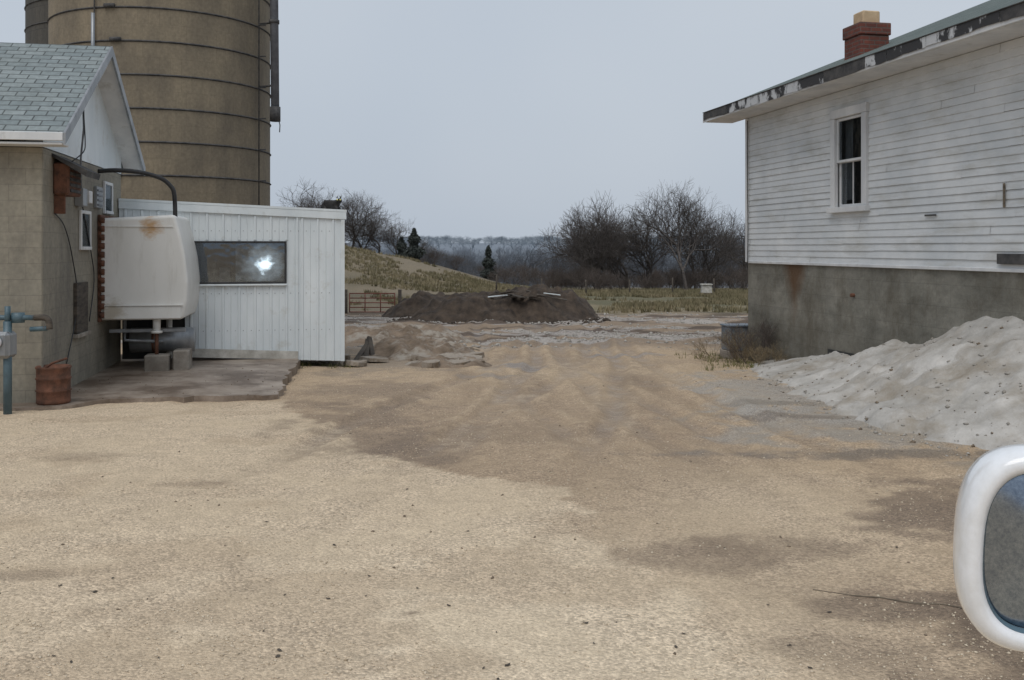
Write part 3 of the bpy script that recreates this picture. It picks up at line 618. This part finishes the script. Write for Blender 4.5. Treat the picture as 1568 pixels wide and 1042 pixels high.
gm=empty('gas_meter',(-6.05,11.75,0))
tube('riser',[(0,0,-.05),(0,0,1.12),],.05,M['bluepipe'],gm); tube('valve',[(0,0,1.08),(0,0,1.3)],.035,M['bluepipe'],gm)
box('meter_body',(-.24,-.12,.68),(.07,.12,1.0),M['steel'],gm,.04); tube('meter_dial',[(-.07,-.13,.88),(-.07,-.15,.88)],.07,M['white'],gm,20)
tube('pipe_run',[(-.8,.05,1.16),(-.1,.05,1.16),(.33,.05,1.16)],.032,M['bluepipe'],gm); tube('elbow',smoothpts([(.30,.05,1.16),(.42,.05,1.16),(.47,.05,1.12),(.48,.05,1.02)]),.038,M['darkwood'],gm)
tube('wall_return',[(.25,.05,1.02),(.45,.05,1.03)],.03,M['bluepipe'],gm); tube('regulator',[(.1,.05,1.10),(.1,.05,1.22)],.075,M['bluepipe'],gm,16)

# ---------------------------------------------------------------- sand pile by the house
pile_m=weathered('grey_sand',(.33,.31,.28),(.54,.515,.48),2.2,rough=.95,c3=(.27,.23,.18),s3=1.2,lo3=.48,hi3=.70,bs=.6,bd=.02)
ns,nd=220,120; S=np.linspace(-13.5,-.6,ns); D=np.linspace(-.06,3.4,nd)
SS,DD=np.meshgrid(S,D,indexing='ij')
KS=[-13.5,-11,-9,-7.8,-7.0,-6.2,-5.2,-4,-2.5,-1.0,-.6]
KH=[1.0,1.05,1.10,1.18,1.15,.90,.62,.40,.22,.07,0]
KW=[2.3,2.3,2.3,2.3,2.3,2.2,2.0,1.6,1.2,.7,.5]
def pile_h(s,d,x,y):
    hh=np.interp(s,KS,KH); dw=np.interp(s,KS,KW)*(1+.6*(fbm(x*.8,y*.8,4,66)-.5)+.25*(fbm(x*4,y*4,3,67)-.5))
    t=np.clip(1-d/dw,0,1); hq=hh*(.55*t+.45*t*t)
    return hq+((fbm(x*1.1,y*1.1,5,60)-.5)*.42+(fbm(x*5,y*5,3,62)-.5)*.09)*ss(0,.3,hq), dw
px=4.66-DD*math.cos(TH)-SS*math.sin(TH); py=19.37-DD*math.sin(TH)+SS*math.cos(TH)
hp,dw_=pile_h(SS,DD,px,py)
hz=H(px,py)+hp-.04*(1-ss(0.0,.05,hp))
V=np.stack([px,py,hz],-1).reshape(-1,3); idx=np.arange(ns*nd).reshape(ns,nd)
F=np.stack([idx[:-1,:-1],idx[:-1,1:],idx[1:,1:],idx[1:,:-1]],-1).reshape(-1,4)
npmesh('sand_pile',V,F,pile_m,None,True)
def pilef(x,y):
    dx=x-4.66;dy=y-19.37; s=dx*-math.sin(TH)+dy*math.cos(TH); d=-(dx*math.cos(TH)+dy*math.sin(TH))
    hq,dw=pile_h(s,d,x,y)
    return H(x,y)+np.maximum(hq,0), (d>0.02)&(d<dw+.4)&(s<-.8)
stones('pile_stones',900,(3.0,8),(8.5,18),.006,.04,M['rubble'],lambda x,y: pilef(x,y)[1]*1.0,lambda x,y: pilef(x,y)[0])
stones('pile_dark_clods',120,(3.0,8),(8.5,18),.01,.045,M['pebd'],lambda x,y: pilef(x,y)[1]*1.0,lambda x,y: pilef(x,y)[0])

# ---------------------------------------------------------------- dirt mounds and debris
def mound(name,cx,cy,rx_,ry_,h,mat,seed,res=90,amp=.35,fr=1.6):
    u=np.linspace(-1.15,1.15,res); U,W_=np.meshgrid(u,u)
    x=cx+U*rx_;y=cy+W_*ry_
    d=np.sqrt(U**2+W_**2)+.55*(fbm(x*.8,y*.8,3,seed)-.5)
    hh=h*np.minimum(np.clip(1-d,0,1)*1.8,.85+.15*np.clip(1-d,0,1))
    z=H(x,y)+hh*(1+amp*2*(fbm(x*fr,y*fr,5,seed+3)-.5))+.25*(fbm(x*4,y*4,4,seed+7)-.5)*ss(0,.15,hh)-.05*(1-ss(0,.04,hh))
    V=np.stack([x,y,z],-1).reshape(-1,3); idx=np.arange(res*res).reshape(res,res)
    F=np.stack([idx[:-1,:-1],idx[:-1,1:],idx[1:,1:],idx[1:,:-1]],-1).reshape(-1,4)
    return npmesh(name,V,F,mat,None,False)
soil=weathered('dark_soil',(.035,.026,.02),(.11,.08,.057),3,rough=.95,bs=.8,bd=.05)
soil2=weathered('brown_soil',(.13,.095,.065),(.28,.21,.15),3,rough=.95,bs=.8,bd=.04,c3=(.34,.30,.25),s3=1.8,lo3=.5,hi3=.62)
mound('dirt_mound',-1.5,34,2.1,2.0,.80,soil,70); mound('dirt_mound',.9,34.5,2.2,2.0,1.02,soil,75); mound('dirt_mound',-2.9,36,1.8,2,.7,soil,78)
mound('rubble_mound',-1.9,20.3,1.3,1.6,.24,soil2,80); mound('rubble_mound',-2.9,25,2.0,1.6,.3,soil2,84); mound('rubble_mound',-1.2,18.3,.9,.8,.10,soil2,88)
stones('soil_lumps',600,(-4,3.2),(31.5,36),.04,.16,soil)
dp=empty('scrap_lumber_pile',(.4,33.4,Hs(.4,33.4)+.95))
for i in range(16):
    a=random.uniform(-.6,.6); ln=random.uniform(.3,1.1)
    box('board_%d'%i,(-ln/2,-.05,-.015),(ln/2,.05,.015),M['metalwhite'] if i<2 else M['darkwood'],dp,.004,(random.uniform(-.3,.3),random.uniform(-.25,.25),a),(random.uniform(-1.1,1.0),random.uniform(-.6,.2),random.uniform(-.15,.04)))
cc=empty('broken_concrete_chunks',(-2.1,20,0))
rr2=random.Random(5)
for i in range(34):
    x=rr2.uniform(-1.4,1.5);y=rr2.uniform(-2.4,1.6); s=rr2.uniform(.08,.22) if i>9 else rr2.uniform(.28,.50)
    hz=Hs(-2.1+x,20+y)
    n=rr2.randint(5,7); P=[]
    for k in range(n):
        a=2*math.pi*(k+rr2.uniform(-.3,.3))/n; P.append((s*math.cos(a)*rr2.uniform(.75,1.15),s*.75*math.sin(a)*rr2.uniform(.75,1.15)))
    th=.03+.03*rr2.random()
    V=[(a,b_,th) for a,b_ in P]+[(a*1.03,b_*1.03,-th) for a,b_ in P]
    F=[tuple(range(n)),tuple(range(2*n-1,n-1,-1))]+[(k,k+n,(k+1)%n+n,(k+1)%n) for k in range(n)]
    o=mesh('chunk_%d'%i,V,F,M['slabchunk'],cc); o.location=(x,y,hz+.05); o.rotation_euler=(rr2.uniform(.0,.22),rr2.uniform(-.15,.15),rr2.uniform(0,3))
tb=empty('leaning_timbers',(-3.0,19.4,0))
for i in range(3):
    box('timber_%d'%i,(-.05,-.5,-.03),(.05,.5,.03),M['darkwood'],tb,.01,(R(20+8*i),R(10*i),R(20*i-10)),(.10*i,.1*i,-.10))

# ---------------------------------------------------------------- box at the house corner
ub=empty('metal_utility_box',(4.58,19.85,0),TH)
zb=Hs(4.5,19.75)+.18
box('cabinet',(-.27,-.22,zb-.02),(.27,.22,zb+.46),M['boxmetal'],ub,.015); box('lid',(-.29,-.25,zb+.462),(.29,.24,zb+.50),M['boxmetal'],ub,.01); box('latch',(-.03,-.235,zb+.3),(.03,-.222,zb+.38),M['steel'],ub)
box('base',(-.3,-.2,zb-.4),(.3,.22,zb-.022),M['concrete'],ub)

# ---------------------------------------------------------------- trees
def gentree(seed,h,trunk,spread,levels,kids,multi=1,twigr=.012,up=.35,wide=1.0):
    r=random.Random(seed); segs=[]
    def grow(p,d,ln,rad,lev):
        n=3 if lev<2 else 2
        q=p.copy(); dd=d.copy(); pos=[q.copy()]
        for i in range(n):
            dd=(dd+Vector((r.gauss(0,.15),r.gauss(0,.15),r.gauss(0,.09)+.04))).normalized()
            q2=q+dd*ln/n; r0=rad*(1-.45*i/n); r1=rad*(1-.45*(i+1)/n)
            segs.append((q.copy(),q2.copy(),max(r0,twigr*.6),max(r1,twigr*.45))); q=q2; pos.append(q.copy())
        if lev>=levels: return
        k=kids[lev]
        for i in range(k):
            t=1.0 if i<2 else r.uniform(.3,.95)
            f=t*n; i0=min(int(f),n-1); bp=pos[i0].lerp(pos[i0+1],f-i0)
            ax=dd.orthogonal(); ax.rotate(Matrix.Rotation(r.uniform(0,6.28),3,dd))
            ang=r.uniform(.35,.95)*spread; nd=dd.copy(); nd.rotate(Matrix.Rotation(ang,3,ax))
            nd=(nd+Vector((0,0,up*r.uniform(.1,1)))).normalized()
            grow(bp,nd,ln*r.uniform(.66,.88),rad*(.62 if i<2 else .45),lev+1)
    for m_ in range(multi):
        a=r.uniform(0,6.28); tl=0 if multi==1 else r.uniform(.25,.6)
        grow(Vector((r.uniform(-.1,.1)*multi,r.uniform(-.1,.1)*multi,-.2)),Vector((math.cos(a)*tl,math.sin(a)*tl,1)).normalized(),h*trunk,h*.028/(multi**.4),0)
    A=np.array([s[0][:] for s in segs]);B=np.array([s[1][:] for s in segs]);r0=np.array([s[2] for s in segs]);r1=np.array([s[3] for s in segs])
    s_=h/np.percentile(B[:,2],99.7); A*=s_;B*=s_; A[:,:2]*=wide; B[:,:2]*=wide
    d=B-A; d/=np.linalg.norm(d,axis=1,keepdims=True)+1e-9
    ref=np.where(np.abs(d[:,2:3])<.9,np.array([[0,0,1.]]),np.array([[1.,0,0]])); u=np.cross(d,ref); u/=np.linalg.norm(u,axis=1,keepdims=True); w=np.cross(d,u)
    ring=[]
    for (P,rr_) in ((A,r0),(B,r1)):
        for k in range(3):
            t=2*math.pi*k/3; ring.append(P+(u*math.cos(t)+w*math.sin(t))*rr_[:,None])
    V=np.stack(ring,1).reshape(-1,3); base=np.arange(len(A))[:,None]*6
    F=np.concatenate([base+np.array([[k,(k+1)%3,3+(k+1)%3,3+k]]) for k in range(3)],0)
    o=npmesh('tmp',V,F,None,None,False); me=o.data; bpy.data.objects.remove(o); return me
bark=weathered('bark',(.060,.052,.048),(.125,.108,.098),6,rough=.95,bs=0)
bark_r=weathered('reddish_twigs',(.075,.060,.052),(.135,.108,.092),4,rough=.95,bs=0)
bark_f=weathered('distant_bark_hazed',(.095,.102,.115),(.14,.148,.165),4,rough=1,bs=0)  # distance haze is put into the colour of this and the next two barks
bark_ff=weathered('far_bark_hazed',(.18,.205,.24),(.23,.26,.295),4,rough=1,bs=0)
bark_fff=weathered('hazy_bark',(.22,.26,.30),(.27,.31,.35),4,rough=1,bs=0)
weedm=weathered('dry_weeds',(.16,.12,.07),(.34,.27,.17),4,rough=1,bs=0)
trees=[gentree(s,8,.17,1.1,6,[5,4,4,3,4,3],1,.011,.22,1.0) for s in (1,2,3)]
dense=[gentree(s,7,.13,1.1,5,[5,4,4,4,4],2,.013,.25,1.0) for s in (4,5)]
light_=[gentree(s,8,.22,1.0,5,[4,3,4,3,3],1,.02) for s in (8,9,10)]
bushes=[gentree(s,3,.26,.95,4,[4,4,4,3],5,.010,.4) for s in (6,7)]
for me in trees+dense: me.materials.append(bark)
for me in bushes: me.materials.append(bark_r)
def withmat(me,m_): c=me.copy(); c.materials.clear(); c.materials.append(m_); return c
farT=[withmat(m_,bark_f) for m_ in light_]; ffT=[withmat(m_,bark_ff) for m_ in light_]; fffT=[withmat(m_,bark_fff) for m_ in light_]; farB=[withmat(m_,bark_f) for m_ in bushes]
def put(me,name,x,y,s,parent=None,sx=1,z=None):
    o=bpy.data.objects.new(name,me); sc.collection.objects.link(o); o.location=(x,y,(Hs(x,y)-.1) if z is None else z); o.rotation_euler=(0,0,random.uniform(0,6.28)); o.scale=(s*sx,s*sx,s)
    if parent: o.parent=parent
    return o
for (x,y,me,s,sx) in [(6.6,79,dense[0],.95,1.0),(8.9,80,dense[1],1.08,1.0),(11.0,80,dense[0],1.03,.95),(13.6,75,trees[0],1.06,.95),(16.4,88,dense[1],1.10,.8),(16.2,80,trees[1],.88,.85),(20.6,88,trees[2],.8,.9),(23.5,86,trees[1],.75,.9),(10.2,88,trees[2],1.03,.95),(7.6,86,trees[1],.85,1.0)]:
    put(me,'bare_tree',x,y,s,None,sx)
for (x,y,me,s,sx) in [(-15.2,92,trees[0],.72,1.1),(-14.2,94,dense[1],.66,1.1),(-17.6,90,trees[1],.62,1.1),(-11.6,97,trees[1],.50,1.1),(-13.0,95,trees[2],.58,1.1),(-20.5,92,trees[2],.8,1.1),(-9.6,100,dense[0],.36,1.3)]:
    put(me,'bare_tree',x,y,s,None,sx)
br=empty('brush_thicket')
for i in range(50):
    x=random.uniform(3,26); y=random.uniform(72,98); put(random.choice(bushes),'thicket_%d'%i,x,y,random.uniform(.4,.8),br,random.uniform(.9,1.4))
for i in range(30):
    y=random.uniform(96,130); x=random.uniform(-.09,.04)*y; put(random.choice(farB+bushes[:1]),'brush_%d'%i,x,y,random.uniform(.5,.9),br,1.3)
for i in range(12):
    x=random.uniform(-22,-8); y=random.uniform(92,104); put(random.choice(bushes),'hilltop_brush_%d'%i,x,y,random.uniform(.3,.6),br,1.2)
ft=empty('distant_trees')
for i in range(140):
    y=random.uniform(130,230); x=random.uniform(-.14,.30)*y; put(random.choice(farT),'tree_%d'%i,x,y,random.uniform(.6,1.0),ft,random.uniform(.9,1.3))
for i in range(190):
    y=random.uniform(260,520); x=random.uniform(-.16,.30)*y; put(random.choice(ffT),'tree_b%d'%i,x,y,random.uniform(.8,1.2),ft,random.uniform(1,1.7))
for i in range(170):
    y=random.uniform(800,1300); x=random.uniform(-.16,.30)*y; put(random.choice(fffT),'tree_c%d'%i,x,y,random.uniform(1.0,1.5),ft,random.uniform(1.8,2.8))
def cedar(seed,h,w):
    r=np.random.RandomState(seed); n=5200
    t=r.rand(n)**.8; z=t*h; env=(w/2)*(1-t)**.75*(.75+.35*np.sin(z*5+r.rand()*6))*(.6+.4*r.rand(n)); a=r.rand(n)*6.28; rad=env*np.sqrt(r.uniform(.25,1,n))
    c=np.stack([rad*np.cos(a),rad*np.sin(a),z+.12],-1); k=r.randn(n,3,3)*.085
    V=(c[:,None]+k).reshape(-1,3); F=np.arange(3*n).reshape(n,3); return V,F
cm=weathered('cedar_foliage',(.035,.042,.038),(.075,.085,.075),5,rough=.9,bs=0)
for i,(x,y,h,w) in enumerate([(-9.0,90,2.9,2.8),(-2.6,108,3.6,2.6),(-10.6,94,2.0,1.8)]):
    e=empty('cedar_tree',(x,y,Hs(x,y)-.1)); V,F=cedar(i,h,w); npmesh('foliage',V,F,cm,e); tube('trunk',[(0,0,-.1),(0,0,h*.85)],[.1,.02],bark,e,6)
put(withmat(bushes[0],weedm),'dry_shrub',4.35,18.9,.26,None,1.2); put(withmat(bushes[1],weedm),'dry_shrub',4.55,17.7,.18,None,1.3); put(withmat(bushes[1],bark_r),'dry_shrub',4.72,18.3,.34,None,1.0)
def tufts(name,pts,hmin,hmax,mat,blades=9,w=.02):
    pts=np.array(pts); z=H(pts[:,0],pts[:,1])
    b0=np.repeat(np.stack([pts[:,0],pts[:,1],z],-1),blades,0); m_=len(b0)
    b0[:,:2]+=rng.randn(m_,2)*.06; a=rng.rand(m_)*6.28; hh=rng.uniform(hmin,hmax,m_); ln=rng.rand(m_)*.6*hh
    d=np.stack([np.cos(a),np.sin(a)],-1)
    v0=b0.copy(); v0[:,0]-=d[:,1]*w; v0[:,1]+=d[:,0]*w; v1=b0.copy(); v1[:,0]+=d[:,1]*w; v1[:,1]-=d[:,0]*w
    v2=b0.copy(); v2[:,:2]+=d*ln[:,None]; v2[:,2]+=hh
    V=np.stack([v0,v1,v2],1).reshape(-1,3); return npmesh(name,V,np.arange(3*m_).reshape(m_,3),mat)
gm1=weathered('dormant_grass',(.13,.115,.06),(.28,.23,.14),.5,rough=1,bs=0)
pts=[]
while len(pts)<8000:
    y=random.uniform(38,78); x=random.uniform(-.22,.32)*y
    if fbm(x*.3,y*.3,3,90)>.45 and (y>43 or random.random()<.35): pts.append((x,y))
tufts('field_grass',pts,.06,.26,gm1,8,.03)
pts=[(random.gauss(4.2,.35),random.uniform(16.9,20.8)) for i in range(90)]
gm2=weathered('yard_weeds',(.09,.10,.03),(.25,.22,.10),5,rough=1,bs=0)
tufts('yard_weed_tufts',pts,.03,.11,gm2,10,.006)
pts=[(random.uniform(-3.9,-2.8),random.uniform(17.2,18.2)) for i in range(30)]; tufts('shed_weed_tufts',pts,.03,.1,gm2,8,.006)

fe=empty('wire_fence')
fp=[]
for i in range(11):
    x=-1+2.9*i; y=62+.25*x; z=Hs(x,y); fp.append((x,y,z)); tube('post_%d'%i,[(x,y,z-.2),(x+random.uniform(-.08,.08),y,z+random.uniform(.95,1.15))],.05,M['darkwood'],fe,6)
for k in range(4): tube('strand_%d'%k,[(a,b_,c+.3+.22*k) for a,b_,c in fp],.005,M['dark'],fe,4)
gt=empty('red_tube_gate',(-6.3,38,Hs(-5.6,38)-.12))
for k in range(5): tube('rail_%d'%k,[(0,0,.18+.18*k),(1.75,0,.18+.18*k)],.02,M['redgate'],gt,8)
for k,x in enumerate((0,.6,1.2,1.75)): tube('upright_%d'%k,[(x,.001,.16),(x,.001,.92)],.02,M['redgate'],gt,8)
tube('gate_post',[(1.95,0,-.3),(1.95,0,1.05)],.07,M['darkwood'],gt,8); tube('gate_post_far',[(-.15,0,-.3),(-.15,0,1.05)],.07,M['darkwood'],gt,8)
bhv=empty('beehive',(11.9,60,Hs(11.9,60)))
box('stand',(-.4,-.3,.0),(.4,.3,.18),M['wood'],bhv); box('hive_body',(-.30,-.27,.182),(.30,.27,.45),M['lightwood'],bhv); box('hive_super',(-.29,-.25,.452),(.29,.25,.66),M['lightwood'],bhv); box('hive_lid',(-.34,-.32,.662),(.34,.32,.72),M['lightwood'],bhv)

def gpts(P,dz=.003): return [(x,y,Hs(x,y)+dz) for x,y in P]
tube('fallen_branch',gpts([(1.75,5.70),(1.95,5.6),(2.1,5.58),(2.25,5.48),(2.4,5.46),(2.6,5.3),(2.8,5.2)]),[.002,.004,.005,.005,.004,.004,.003],M['wood'],None,6)
lf=[];lF=[]
for i in range(70):
    y=1/random.uniform(1/16,1/4.2); x=random.uniform(-.5,.5)*y; z=Hs(x,y)+.004; a=random.uniform(0,6.28); s=random.uniform(.008,.022)
    n=len(lf)
    for (u_,w_,h_) in ((1,0,.3),(.3,.5,0),(-.6,.35,.25),(-1,0,0),(-.5,-.4,.2),(.4,-.5,.05)):
        lf.append((x+s*(u_*math.cos(a)-w_*math.sin(a)),y+s*(u_*math.sin(a)+w_*math.cos(a)),z+s*h_))
    lF.append(tuple(range(n,n+6)))
mesh('dead_leaves',lf,lF,M['darkwood'])

# ---------------------------------------------------------------- cat on shed roof
cat=empty('black_cat',(-3.22,17.62,2.675),R(-20)); cat.scale=(1.25,1.25,1.25)
fur=weathered('black_fur',(.006,.006,.006),(.022,.02,.018),20,rough=.7)
def skin(nm,pts,edges,mat,parent,sub=2):
    me=bpy.data.meshes.new(nm); me.from_pydata([p[0] for p in pts],edges,[]); me.materials.append(mat)
    o=bpy.data.objects.new(nm,me); sc.collection.objects.link(o); o.parent=parent
    sk=o.modifiers.new('s','SKIN')
    for i,p in enumerate(pts):
        r_=p[1]; me.skin_vertices[0].data[i].radius=(r_,r_)
    me.skin_vertices[0].data[0].use_root=True; sk.use_smooth_shade=True
    ss_=o.modifiers.new('u','SUBSURF'); ss_.levels=sub; ss_.render_levels=sub; return o
skin('body',[((-.03,0,.085),.068),((-.11,.0,.08),.07),((-.155,0,.06),.045),((.05,0,.085),.055),((.09,-.01,.115),.038),((.12,-.025,.14),.045),((.145,-.045,.132),.028),
  ((-.19,-.03,.025),.016),((-.14,-.09,.018),.013),((-.06,-.105,.016),.011),
  ((.07,-.03,.04),.024),((.10,-.05,.012),.016),((.06,.035,.04),.024),((.10,.04,.012),.016),
  ((-.12,-.05,.035),.034),((-.06,-.075,.014),.017)],
  [(0,1),(1,2),(0,3),(3,4),(4,5),(5,6),(2,7),(7,8),(8,9),(3,10),(10,11),(3,12),(12,13),(1,14),(14,15)],fur,cat)
for s_,nm in ((-1,'ear_l'),(1,'ear_r')):
    c=Vector((.112+.012*s_,-.025+.026*s_,.175))
    mesh(nm,[c+Vector((-.012,-.008,0)),c+Vector((.014,-.004,0)),c+Vector((0,.012,0)),c+Vector((0.002,0,.035))],[(0,1,3),(1,2,3),(2,0,3),(0,2,1)],fur,cat)
m,nt,b=newmat('cat_eye'); b.inputs['Base Color'].default_value=(.6,.55,.1,1); b.inputs['Emission Color'].default_value=(.8,.75,.2,1); b.inputs['Emission Strength'].default_value=.7  # emission added to imitate flash eyeshine
for s_ in (-1,1):
    bm=bmesh.new(); bmesh.ops.create_uvsphere(bm,u_segments=10,v_segments=8,radius=.007); me=bpy.data.meshes.new('eye'); bm.to_mesh(me);bm.free(); me.materials.append(m)
    o=bpy.data.objects.new('eye_l' if s_<0 else 'eye_r',me); sc.collection.objects.link(o); o.parent=cat; o.location=(.135+.017*s_+.004,-.078+.012*s_,.148)

# ---------------------------------------------------------------- vehicle side mirror
sm=empty('car_side_mirror',(.542,1.0,1.688),R(-14))
gl,nt,b=newmat('gloss_white'); b.inputs['Base Color'].default_value=(.80,.81,.83,1); b.inputs['Roughness'].default_value=.18; b.inputs['Coat Weight'].default_value=.5
nt.links.new(ramp(nt,noise(nt,coords(nt),30,5,.7),.4,.8,(.80,.81,.83),(.66,.66,.65)),b.inputs['Base Color'])
mg,nt,b=newmat('mirror_glass'); b.inputs['Metallic'].default_value=1; b.inputs['Roughness'].default_value=.16
nt.links.new(ramp(nt,noise(nt,coords(nt),160,7,.9),.38,.68,(.17,.205,.26),(.36,.41,.47)),b.inputs['Base Color'])
def sup_(t,a,b_,n):
    c,s=math.cos(t),math.sin(t); return (a*math.copysign(abs(c)**(2/n),c), b_*math.copysign(abs(s)**(2/n),s))
def ringm(a,c,y,n=64,ex=2.7,sk=.14):
    out=[]
    for k in range(n):
        u,w=sup_(2*math.pi*k/n,a,c,ex); out.append((u+sk*w*.35,y,w))
    return out
def loft(nm,rings,mat,cap0=False,cap1=False):
    V=[p for r_ in rings for p in r_]; n=len(rings[0]); F=[]
    for i in range(len(rings)-1):
        for k in range(n): F.append((i*n+k,(i+1)*n+k,(i+1)*n+(k+1)%n,i*n+(k+1)%n))
    if cap1: F.append(tuple(range((len(rings)-1)*n,len(rings)*n)))
    if cap0: F.append(tuple(range(n))[::-1])
    return mesh(nm,V,F,mat,sm,True)
loft('housing',[ringm(.055,.082,.014),ringm(.057,.084,-.004),ringm(.064,.091,-.010),ringm(.073,.100,-.006),ringm(.078,.105,.006),ringm(.079,.106,.03),ringm(.074,.1,.06),ringm(.058,.08,.09),ringm(.03,.045,.105),ringm(.004,.006,.11)],gl)
loft('glass',[ringm(.0555,.0825,.010),ringm(.052,.079,.0085),ringm(.001,.001,.0083)],mg,False,True)
chm,nt,b=newmat('dark_trim'); b.inputs['Base Color'].default_value=(.10,.16,.20,1); b.inputs['Roughness'].default_value=.25
loft('inner_trim',[ringm(.0565,.0835,-.002),ringm(.054,.081,.004),ringm(.0545,.0815,.0085)],chm)
tube('arm',[(.05,.05,-.05),(.14,.06,-.07),(.20,.06,-.08)],[.03,.026,.03],gl,sm,16)
box('door_mount',(.20,-.05,-.16),(.215,.17,.02),gl,sm,.006)

# ---------------------------------------------------------------- light
w=bpy.data.worlds.new('World'); sc.world=w; w.use_nodes=True; nt=w.node_tree
EL=60
bg=nt.nodes['Background']; sky=nt.nodes.new('ShaderNodeTexSky'); sky.sky_type='NISHITA'; sky.sun_disc=False; sky.sun_elevation=R(EL); sky.sun_rotation=R(200); sky.air_density=1.5; sky.dust_density=5; sky.ozone_density=2
hs=nt.nodes.new('ShaderNodeHueSaturation'); hs.inputs['Saturation'].default_value=.4; nt.links.new(sky.outputs[0],hs.inputs['Color'])
tc=nt.nodes.new('ShaderNodeTexCoord'); cn=N(nt,'ShaderNodeTexNoise',Scale=1.3,Detail=3); nt.links.new(tc.outputs['Generated'],cn.inputs['Vector'])
cl=ramp(nt,cn.outputs[0],.35,.65,(5.2,6.0,7.1),(6.2,6.85,7.7))
mx=mixc(nt,.84,hs.outputs[0],cl); nt.links.new(mx,bg.inputs[0]); bg.inputs[1].default_value=.094
sl=bpy.data.lights.new('sun','SUN'); sl.energy=1.5; sl.angle=R(40); sl.color=(1,.975,.94); so=bpy.data.objects.new('sun',sl); sc.collection.objects.link(so)
az=R(200); el=R(EL)
d=Vector((math.sin(az)*math.cos(el),math.cos(az)*math.cos(el),math.sin(el))); so.rotation_euler=d.to_track_quat('Z','Y').to_euler(); so.location=(0,0,30)

cam=bpy.data.cameras.new('camera'); co=bpy.data.objects.new('camera',cam); sc.collection.objects.link(co); co.location=(0,0,2.0); co.rotation_euler=(R(90),0,0)
cam.lens=34.44; cam.sensor_width=36; cam.shift_y=-141/1568; cam.clip_start=.05; cam.clip_end=6000; sc.camera=co
sc.view_settings.view_transform='Standard'; sc.view_settings.look='None'; sc.view_settings.exposure=0
